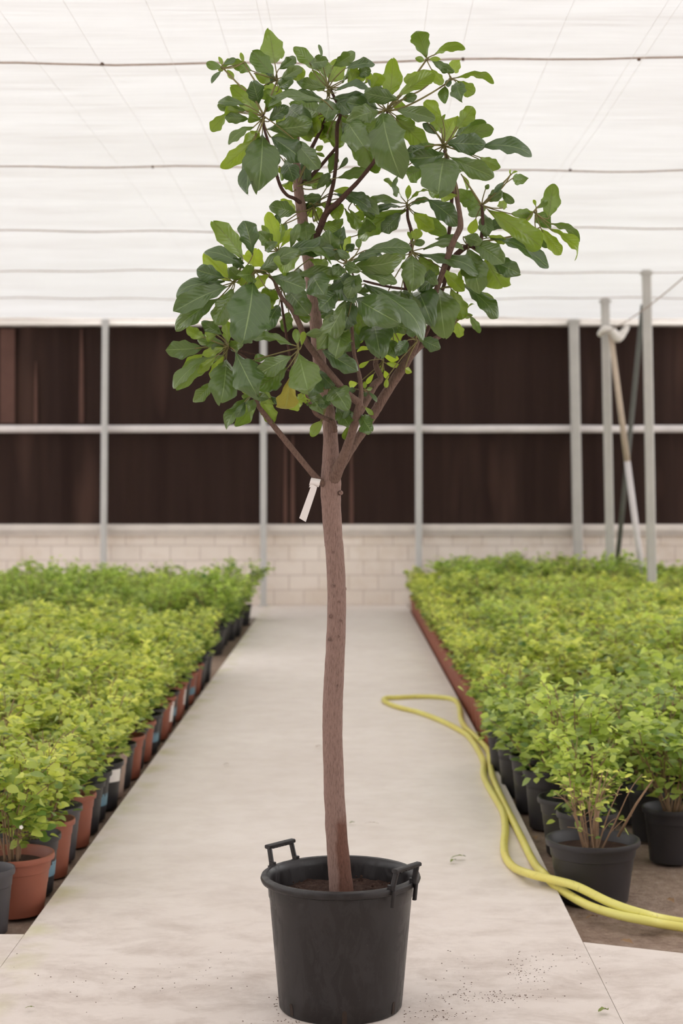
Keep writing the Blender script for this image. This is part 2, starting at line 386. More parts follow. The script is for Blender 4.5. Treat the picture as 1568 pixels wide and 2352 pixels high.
mb = MB(); mb.box((-9, -7.2, -0.1), (9, -7.0, 1.0)); struct(mb.build('wall_front', M['block'], smooth=False))  # base of an added end wall behind the camera
mb = MB(); mb.quad(*[mb.vert(p) for p in ((-9, -7.05, 1.0), (9, -7.05, 1.0), (9, -7.05, CEIL+0.06), (-9, -7.05, CEIL+0.06))]); struct(mb.build('wall_front', M['screen'], smooth=False))  # added dark screen, unseen, shuts out frontal fill to keep leaf contrast
RZ = at(0, 985, WALLY-0.06).z
mb = MB(); pts = [Vector((-9+i*0.5, WALLY-0.02+0.006*noise.noise(Vector((i, 0, 0))), RZ+0.006*noise.noise(Vector((i*0.7, 5, 0))))) for i in range(37)]
mb.tube(pts, 0.052, 10); struct(mb.build('trim_1', M['rail']))
mb = MB(); mb.box((-9, WALLY-0.10, 1.0), (9, WALLY+0.22, 1.055)); mb.box((-9, WALLY-0.05, 0.94), (9, WALLY+0.0, 1.0)); mb.box((-9, WALLY-0.02, 1.055), (9, WALLY+0.2, 1.085))
struct(mb.build('trim_2', M['sill'], smooth=False))
mb = MB(); mb.box((-9, WALLY-0.12, TOPZ), (9, WALLY+0.2, TOPZ+0.10)); mb.box((-9, WALLY-0.16, TOPZ+0.10), (9, WALLY+0.2, CEIL+0.02))
struct(mb.build('trim_3', M['beam'], smooth=False))

SEAMS = [3.0, 5.75, 8.36, 11.18, 13.92, 16.6, 19.15, 21.5]
SEAMS = [-7.9, -5.2, -2.5, 0.2]+SEAMS
def cz(x, Y):                                       # ceiling height: sags between the cross wires
    k = 0
    for a, b in zip(SEAMS, SEAMS[1:]):
        if a <= Y <= b: k = (Y-a)/(b-a); break
    return CEIL-0.035*4*k*(1-k)+0.012*noise.noise(Vector((x*0.8, Y*3.5, 1)))+0.006*noise.noise(Vector((x*0.9, Y*14, 7)))
def wire_dz(x, Y): return -0.03*math.cos(x*0.9+Y)*0.5
mb = MB()
for a, b in zip(SEAMS, SEAMS[1:]):                  # each cloth strip overlaps the next a little
    n2 = 36; nx = 60
    rows = []
    for j in range(n2+1):
        k = j/n2; row = []
        for i in range(nx+1):
            x = -9.1+18.2*i/nx
            row.append(mb.vert((x, (a+0.03*math.sin(x*1.6+a))*(1-k)+(b+0.03*math.sin(x*1.6+b))*k, cz(x, a+(b-a)*k)*1.0+wire_dz(x, a)*(1-k)+wire_dz(x, b)*k)))
        rows.append(row)
    for p, q in zip(rows, rows[1:]):
        for i in range(nx): mb.quad(p[i], p[i+1], q[i+1], q[i])
struct(mb.build('ceiling', M['cloth']))

SN = ['nearest', 'second', 'third', 'fourth', 'fifth', 'sixth']
for k, Y in enumerate(SEAMS[-6:]):                  # cross wires that carry the cloth
    sag = [wire_dz(-9+i*0.25, Y)-0.022+0.006*math.sin(i*1.3+Y) for i in range(73)]
    pts = [Vector((-9+i*0.25, Y+0.03*math.sin((-9+i*0.25)*1.6+Y), CEIL+sag[i])) for i in range(73)]
    mb = MB(); mb.tube(pts, 0.0055, 6)
    o = mb.build('ceiling_wire', M['rope'])
    tag(o, 'brown cross wire under the white ceiling cloth, %s from the top of the photo' % (SN[k] if k else 'first'), 'wire', 'cross wires under the ceiling cloth')
    for kx in {0: (235, 1063, 1465), 1: (350, 1310)}.get(k, ()):
        m2 = MB(); x = (kx-PX)*Y/F; i = int((x+9)/0.25); z = pts[i].z
        m2.lathe([(0.0, -0.011), (0.008, -0.007), (0.011, 0), (0.008, 0.007), (0.0, 0.010)], 8, (x, pts[i].y, z)); m2.build('knot', M['crumb'], o)
for k, X in enumerate((-1.62, -1.30, -0.93, -0.63, -0.435, -0.39, -0.13, 0.33, 0.53, 0.98, 1.40, 1.46)):
    pts = [Vector((X+0.010*math.sin(i+X), 0.5+i*1.3, CEIL-0.045-0.010*math.sin(i*1.7+X))) for i in range(17)]
    mb = MB(); mb.tube(pts, 0.0008, 5)
    tag(mb.build('ceiling_string', M['wire']), 'thin pale string running lengthwise under the ceiling cloth, %s from the left' % ['first', 'second', 'third', 'fourth', 'fifth', 'sixth', 'seventh', 'eighth', 'ninth', 'tenth', 'eleventh', 'twelfth'][k], 'string', 'lengthwise strings under the ceiling')

# paler vertical strips in the dark screen
for x, y0, y1, wd in ((82, 830, 972, 8), (187, 755, 972, 11), (655, 1000, 1215, 9), (672, 1000, 1215, 10), (807, 1030, 1215, 10), (17, 755, 972, 34)):
    a = at(x-wd/2, y1, WALLY+0.085); b = at(x+wd/2, y0, WALLY+0.085); mb = MB()
    n = 8; rows = []
    for j in range(n+1):
        z = a.z+(b.z-a.z)*j/n; wj = (1.0-0.65*(j/n)**2 if wd < 30 else 1.0); cx = (a.x+b.x)/2
        rows.append([mb.vert((cx-(b.x-a.x)/2*wj, WALLY+0.092, z)), mb.vert((cx, WALLY+0.080, z)), mb.vert((cx+(b.x-a.x)/2*wj, WALLY+0.092, z))])
    for p, q in zip(rows, rows[1:]): mb.quad(p[0], p[1], q[1], q[0]); mb.quad(p[1], p[2], q[2], q[1])
    struct(mb.build('trim_4', M['faded']))

# posts
def post(name, xt, yt, xb, Y, wpx, label, mat, lean=0.0):
    r = wpx*Y/F/2; top = at(xt, yt, Y); bx = (xb-PX)*Y/F
    root = empty(name, (bx, Y, 0)); t = Vector((top.x-bx, 0, top.z))
    mb = MB(); d = t.normalized(); sx = Vector((1, 0, 0)); n = 10
    rows = []
    prof = [(-1, -0.7), (-0.7, -1), (0.7, -1), (1, -0.7), (1, 0.7), (0.7, 1), (-0.7, 1), (-1, 0.7)]
    for z in (DZ-0.03, t.z):
        f = z/t.z; rows.append([mb.vert((t.x*f+r*p, r*0.8*q, z)) for p, q in prof])
    for k in range(8): j = (k+1) % 8; mb.quad(rows[0][k], rows[0][j], rows[1][j], rows[1][k])
    mb.f.append(tuple(reversed(rows[0]))); mb.m.append(0); mb.f.append(tuple(rows[1])); mb.m.append(0)
    mb.build('shaft', mat, root, smooth=False)
    m2 = MB(); m2.box((t.x-r*1.3, -r*1.0, t.z-0.05), (t.x+r*1.3, r*1.0, t.z-0.02)); m2.build('top_clamp', mat, root, smooth=False)
    m3 = MB(); m3.box((-r*1.7, -r*1.5, DZ-0.02), (r*1.7, r*1.5, 0.012)); m3.build('base_plate', mat, root, smooth=False)
    return tag(root, label, 'post')
WP = WALLY-0.19
post('steel_post', 242, 733, 237, WP, 14, 'slender grey steel post against the back wall, leftmost', M['steel'])
post('steel_post', 605, 735, 605, WP, 14, 'grey steel post against the back wall, left of the tree trunk', M['steel'])
post('steel_post', 960, 735, 962, WP, 15, 'grey steel post against the back wall, right of the tree trunk', M['steel'])
post('steel_post', 1317, 733, 1329, WP, 22, 'grey steel post against the back wall, above the far right shrubs', M['steel_old'])
post('steel_post', 1389, 686, 1404, 19.15, 19, 'grey free-standing steel post with white wrap tied round it', M['steel_old'])
post('steel_post', 1484, 620, 1499, 16.6, 20, 'tallest thick grey steel post, nearest the right edge', M['steel_old'])

# leaning poles, rope, wrap
Y = 18.95
mb = MB(); a, b = at(1400, 752, Y), at(1440, 1060, Y); c = at(1477, 1345, Y); c.z = max(c.z, 0.0)
root = empty('leaning_pole', (at(1489, 1420, Y).x, Y, 0.0))
foot = Vector((root.location.x, Y, 0.0)); L0 = root.location
mb.tube([p-L0 for p in (a, a.lerp(b, 0.5), b)], [0.030, 0.033, 0.036], 10); mb.build('pole_upper', M['bamboo'], root)['label'] = 'beige upper half of the pole'
mb = MB(); mb.tube([p-L0 for p in (b, b.lerp(foot, 0.5), foot)], [0.037, 0.036, 0.034], 10); mb.build('pole_lower', M['alu'], root)['label'] = 'white lower half of the pole'
tag(root, 'beige and white pole leaning on the wrapped steel post', 'pole')
Y = 19.5
a = at(1476, 700, Y); b = at(1404, 1420, Y); b.z = 0.0
mb = MB(); root = empty('leaning_pole', b); mb.tube([Vector((0, 0, 0)), (a-b)*0.5, a-b], 0.030, 10); mb.build('shaft', M['greenpole'], root)
tag(root, 'dark grey-green pole leaning towards the tallest right post', 'pole')
Y = 19.0
mb = MB(); P = [at(1377, 768, Y), at(1388, 757, Y-0.12), at(1405, 760, Y-0.13), at(1418, 775, Y-0.08), at(1430, 765, Y-0.05), at(1441, 750, Y-0.03)]
p, r = spline(P, [0.035, 0.045, 0.045, 0.060, 0.045, 0.026], 6); mb.tube(p, r, 10, lump=0.12)
o = mb.build('tied_cloth', M['wrap']); tag(o, 'white cloth wrapped and knotted round the steel post below the ceiling', 'cloth')
mb = MB(); a = at(1380, 768, Y-0.13); b = at(1575, 632, 13.0); c = at(1900, 400, 9.0)
p = [a.lerp(b, i/20)+Vector((0, 0, -0.05*4*(i/20)*(1-i/20))) for i in range(21)]+[b.lerp(c, i/10) for i in range(1, 11)]
mb.tube(p, 0.006, 6); tag(mb.build('rope', M['rope']), 'thin brown rope slanting up right from the wrapped steel post', 'rope')

# ------------------------------------------------------------------ the tree
tree = empty('potted_tree', (-0.048, TY, 0))
tag(tree, 'tall bare-stemmed tree with broad green leaves in a black handled tub', 'tree')
T0 = Vector((-0.048, TY, 0.0))
def tp(x, y, dy=0.0): return at(x, y, TY+dy)-T0      # photo point near the tree, in the tree's own space

# tub
PH = 0.415
prof = [(0.0, 0.004), (0.180, 0.004), (0.188, 0.0), (0.193, 0.006), (0.198, 0.06), (0.2235, 0.345), (0.2265, 0.350), (0.2295, 0.392),
        (0.240, 0.391), (0.2485, 0.396), (0.252, 0.405), (0.249, 0.414), (0.240, 0.418), (0.230, 0.4165), (0.224, 0.408), (0.2225, 0.39), (0.2175, 0.33), (0.20, 0.20)]
mb = MB(); mb.lathe(prof, 72); pot = mb.build('pot', M['pot_black'], tree, sharp=40)
def handle(az):
    mb = MB(); ca, sa = math.cos(az), math.sin(az)
    rad = Vector((ca, sa, 0)); tan = Vector((-sa, ca, 0)); up = Vector((0, 0, 1))
    def beam(p, q, wd, th, e):
        d = (q-p).normalized(); s = d.cross(e).normalized(); i = []
        for c in (p, q):
            i += [mb.vert(c+s*wd*x+e*th*y) for x, y in ((-1, -.6), (-.6, -1), (.6, -1), (1, -.6), (1, .6), (.6, 1), (-.6, 1), (-1, .6))]
        for k in range(8): j = (k+1) % 8; mb.quad(i[k], i[j], i[8+j], i[8+k])
        mb.f.append(tuple(reversed(i[:8]))); mb.m.append(0); mb.f.append(tuple(i[8:])); mb.m.append(0)
    c = rad*0.252
    for sg in (-1, 1):
        b0 = c+tan*(0.056*sg)+up*0.400-rad*0.012; t0 = c+tan*(0.052*sg)+up*0.470+rad*0.006
        beam(b0, t0, 0.0042, 0.009, rad)
        beam(b0+up*0.012+rad*0.012, b0-up*0.040+rad*0.006, 0.0055, 0.006, rad)     # clip over the rim
        beam(b0+up*0.012, b0+up*0.026, 0.0065, 0.012, rad)
    beam(c+tan*-0.062+up*0.472+rad*0.006, c+tan*0.062+up*0.472+rad*0.006, 0.011, 0.0065, up)
    for k in range(6):                              # finger ridges under the grip
        q = c+tan*(-0.036+k*0.0144)+up*0.466+rad*0.006
        beam(q-tan*0.004, q+tan*0.004, 0.008, 0.003, up)
    mb.build('handle', M['pot_black'], pot, smooth=False)
handle(math.radians(140)); handle(math.radians(-38))
for az in (-140, -86, -33, 20, 95, 160):            # drain slots at the foot
    mb = MB(); a = math.radians(az); rd = Vector((math.cos(a), math.sin(a), 0)); tn = Vector((-rd.y, rd.x, 0)); i = []
    for z, r0, r1, hw in ((0.008, 0.180, 0.1945, 0.007), (0.040, 0.183, 0.1970, 0.007), (0.046, 0.183, 0.1975, 0.004)):
        i.append([mb.vert(rd*rr+tn*t_+Vector((0, 0, z))) for rr, t_ in ((r0, -hw), (r1, -hw), (r1, hw), (r0, hw))])
    for p, q in zip(i, i[1:]):
        for k in range(4): j = (k+1) % 4; mb.quad(p[k], p[j], q[j], q[k])
    mb.f.append(tuple(i[-1])); mb.m.append(0); mb.build('drain_slot', M['slot'], pot, smooth=False)
# soil in the tub
mb = MB(); nr, na = 16, 60; c0 = mb.vert((0, 0, 0.362)); prev = None
for i in range(1, nr+1):
    r = 0.2195*i/nr; row = []
    for k in range(na):
        th = 2*math.pi*k/na; x, y = r*math.cos(th), r*math.sin(th)
        row.append(mb.vert((x, y, 0.358+0.012*noise.noise(Vector((x*14, y*14, 0)))+0.010*noise.noise(Vector((x*45, y*45, 3)))-0.012*(i/nr)**2)))
    for k in range(na):
        j = (k+1) % na
        if prev is None: mb.f.append((c0, row[k], row[j])); mb.m.append(0)
        else: mb.quad(prev[k], row[k], row[j], prev[j])
    prev = row
mb.build('soil', M['potsoil'], tree)
rnd = random.Random(11); mb = MB()
for k in range(90):
    th, r = rnd.uniform(0, 6.28), 0.205*math.sqrt(rnd.random()); q = Vector((r*math.cos(th), r*math.sin(th), 0.360)); s = rnd.uniform(0.002, 0.006)
    mb.lathe([(0, -s*0.6), (s, 0), (s*0.6, s*0.7), (0, s)], 5, q)
o = mb.build('soil_clod', M['potsoil'], tree, smooth=False); o['kind'] = 'stuff'

def px2r(wd, dy=0): return wd*(TY+dy)/F/2
# trunk and leader: x, y, width in the photo, depth
TR = [(786, 2085, 62, 0), (784, 2045, 56, 0), (778, 1980, 52, 0), (771, 1890, 49, 0), (766, 1780, 47, 0), (763.5, 1690, 46, 0), (764.5, 1600, 47, 0), (769.5, 1500, 45, 0),
      (773, 1400, 43.5, 0), (770.5, 1300, 42, 0), (764, 1220, 43, 0), (760, 1150, 46, 0), (759.5, 1110, 48, 0), (759, 1070, 42, 0.005), (759, 1010, 34, 0.01), (755, 960, 31, 0.02),
      (746, 905, 30, 0.03), (736, 850, 30, 0.03), (728, 770, 31, 0.03), (721, 700, 29, 0.03), (711, 620, 27, 0.03), (699, 540, 25, 0.03), (690, 470, 24, 0.03), (683, 415, 22, 0.03), (680, 360, 15, 0.02), (684, 300, 9, 0.0)]
p, r = spline([tp(x, y, d) for x, y, wd, d in TR], [px2r(wd, d) for x, y, wd, d in TR], 8)
mb = MB(); mb.tube(p, r, 22, lump=0.045)
rnd = random.Random(5)
for x, y, s in ((745, 1153, 5.5), (782, 1132, 4), (752, 1252, 5), (764, 1268, 3.5), (789, 1353, 4.5), (778, 1382, 3), (759, 1415, 4), (788, 1415, 4), (778, 1462, 4), (756, 1468, 3.5), (783, 1425, 3.5), (766, 1345, 4), (748, 1660, 3.5), (775, 1575, 3)):
    c = tp(x, y, -px2r(43)*0.93 if abs(x-768) < 16 else -0.006); s_ = px2r(s*2)
    mb.tube([c+Vector((0, 0.010, 0)), c+Vector((0, 0.002, 0)), c+Vector((0, -0.0035, 0.0005)), c+Vector((0, -0.0015, 0))], [s_*1.5, s_*1.2, s_*0.9, s_*0.35], 9)
mb.build('trunk', M['trunk'], tree)

BR = {   # branches: material, list of (x, y, width, depth)
 'low_left': ('branch', [(757, 1120, 18, 0), (738, 1108, 17, -0.02), (716, 1086, 15, -0.03), (660, 1018, 14, -0.06), (612, 957, 12, -0.10), (592, 930, 10, -0.13), (586, 903, 7, -0.14)]),
 'front_right': ('branch', [(762, 1108, 30, -0.012), (776, 1078, 27, -0.03), (791, 1043, 23, -0.05), (806, 1000, 21, -0.07), (817, 960, 21, -0.08), (825, 930, 20, -0.09), (812, 916, 17, -0.10), (792, 899, 16, -0.11), (768, 870, 15, -0.12), (743, 840, 15, -0.13), (718, 806, 15, -0.15), (698, 776, 16, -0.16), (689, 748, 14, -0.17), (671, 712, 12, -0.18), (649, 686, 10, -0.19), (637, 664, 10, -0.20), (626, 640, 8, -0.2), (594, 622, 6, -0.2)]),
 'front_up': ('branch', [(824, 935, 14, -0.085), (829, 905, 12, -0.08), (826, 870, 10, -0.08), (821, 845, 9, -0.08), (813, 812, 9, -0.09), (808, 760, 8, -0.10), (806, 720, 6, -0.11), (806, 690, 5, -0.12), (812, 640, 5, -0.12), (799, 606, 5, -0.12)]),
 'inner_up': ('branch', [(818, 960, 17, -0.03), (838, 925, 19, 0.0), (858, 886, 19, 0.03), (874, 868, 14, 0.05), (862, 836, 13, 0.06), (872, 808, 11, 0.07), (886, 770, 9, 0.08), (884, 735, 7, 0.08)]),
 'right_long': ('branch', [(770, 1092, 24, 0.01), (800, 1040, 21, 0.03), (817, 1014, 21, 0.05), (846, 970, 22, 0.06), (876, 920, 23, 0.07), (905, 873, 23, 0.08), (933, 831, 22, 0.08), (951, 795, 18, 0.07), (968, 751, 14, 0.05), (985, 711, 13, 0.03), (1000, 671, 13, 0.01), (1015, 629, 13, -0.01), (1029, 588, 14, -0.03), (1042, 552, 14, -0.04), (1056, 524, 15, -0.05), (1056, 495, 11, -0.05), (1050, 461, 11, -0.05), (1045, 425, 11, -0.06), (1030, 380, 9, -0.08), (1020, 345, 7, -0.10)]),
 'right_fork': ('branch', [(926, 842, 14, 0.08), (950, 812, 13, 0.10), (975, 790, 11, 0.12), (1010, 772, 11, 0.14), (1035, 755, 7, 0.15), (1046, 738, 5, 0.15)]),
 'right_rear': ('crown_branch', [(948, 812, 11, 0.09), (970, 780, 10, 0.11), (987, 745, 9, 0.12), (1006, 690, 9, 0.12), (1022, 646, 9, 0.12), (1029, 600, 9, 0.12), (1029, 550, 9, 0.10), (1034, 512, 10, 0.09), (1037, 461, 9, 0.06), (1042, 425, 8, 0.02)]),
 'far_right': ('crown_branch', [(1016, 650, 8, 0.10), (1032, 610, 10, 0.08), (1048, 585, 13, 0.06), (1074, 566, 12, 0.05), (1098, 566, 9, 0.04), (1106, 540, 9, 0.04), (1108, 505, 8, 0.04), (1106, 470, 7, 0.04)]),
 'mid_stem': ('crown_branch', [(948, 800, 8, 0.06), (938, 760, 8, 0.06), (936, 703, 8, 0.06), (932, 665, 8, 0.06), (929, 640, 7, 0.06), (938, 600, 6, 0.06), (945, 560, 7, 0.06), (944, 530, 8, 0.07), (936, 500, 7, 0.08), (936, 472, 6, 0.08)]),
 'mid_spur': ('crown_branch', [(932, 664, 6, 0.06), (900, 660, 6, 0.02), (862, 652, 6, -0.04), (835, 645, 5, -0.09)]),
 'crown_right': ('crown_branch', [(716, 560, 14, 0.03), (731, 533, 15, 0.02), (749, 490, 15, 0.0), (774, 467, 13, -0.02), (800, 440, 11, -0.03), (822, 417, 10, -0.04), (846, 388, 9, -0.06), (864, 360, 8, -0.08), (885, 290, 7, -0.10), (889, 256, 6, -0.1)]),
 'crown_centre': ('crown_branch', [(749, 488, 12, 0.0), (758, 450, 10, 0.01), (767, 412, 9, 0.01), (773, 353, 9, 0.01), (774, 289, 9, 0.0), (781, 257, 7, 0.0), (756, 200, 6, 0.0)]),
 'crown_inner': ('crown_branch', [(688, 425, 12, 0.03), (706, 412, 10, 0.04), (730, 388, 9, 0.06), (755, 359, 8, 0.07), (768, 343, 7, 0.05), (774, 330, 6, 0.02)]),
 'crown_rear': ('crown_branch', [(690, 402, 11, 0.03), (706, 358, 9, 0.08), (720, 331, 9, 0.10), (736, 299, 8, 0.11), (747, 273, 7, 0.12), (760, 240, 5, 0.12)]),
 'crown_left': ('crown_branch', [(690, 466, 11, 0.02), (676, 456, 9, 0.0), (660, 449, 8, -0.02), (646, 432, 8, -0.05), (637, 408, 8, -0.08), (632, 385, 8, -0.10), (620, 340, 7, -0.13), (606, 292, 6, -0.15), (604, 262, 5, -0.15)]),
 'stub_left': ('branch', [(768, 990, 15, -0.02), (764, 970, 13, -0.04), (750, 962, 11, -0.06), (727, 952, 10, -0.09), (714, 930, 8, -0.12), (700, 905, 8, -0.14), (686, 888, 6, -0.17), (684, 815, 4, -0.22), (686, 805, 4, -0.24)]),
 'left_twig': ('crown_branch', [(738, 872, 6, 0.02), (700, 862, 6, -0.04), (660, 850, 5, -0.10), (620, 840, 5, -0.15), (583, 831, 5, -0.19), (540, 806, 4, -0.20), (523, 796, 4, -0.2)]),
 'left_twig_upper': ('crown_branch', [(735, 842, 5, 0.02), (690, 836, 5, -0.05), (640, 826, 5, -0.12), (590, 816, 5, -0.17), (545, 804, 4, -0.20)]),
 'inner_stem': ('crown_branch', [(672, 850, 5, -0.1), (664, 812, 6, -0.1), (657, 767, 6, -0.1), (650, 722, 6, -0.1), (646, 690, 5, -0.12)]),
 'rear_stem': ('crown_branch', [(730, 760, 7, 0.03), (736, 715, 7, 0.05), (741, 660, 7, 0.06), (746, 640, 8, 0.06), (748, 590, 6, 0.04), (752, 540, 5, 0.04)]),
}
BO = {}
for k, (mt, L) in BR.items():
    p, r = spline([tp(x, y, d) for x, y, wd, d in L], [px2r(wd*0.98, d) for x, y, wd, d in L], 6)
    mb = MB(); mb.tube(p, r, 12, lump=0.10)
    rb = random.Random(k)
    for q in range(3, len(p)-2):                    # leaf scars
        if rb.random() < 0.6:
            th = rb.uniform(0, 6.28); c = p[q]+Vector((math.cos(th), math.sin(th), 0))*r[q]*0.85; s_ = r[q]*rb.uniform(0.25, 0.42)
            mb.lathe([(0, -s_), (s_*0.8, -s_*0.5), (s_, 0), (s_*0.7, s_*0.6), (0, s_*0.9)], 6, c)
    BO[k] = mb.build('branch', M[mt], tree)

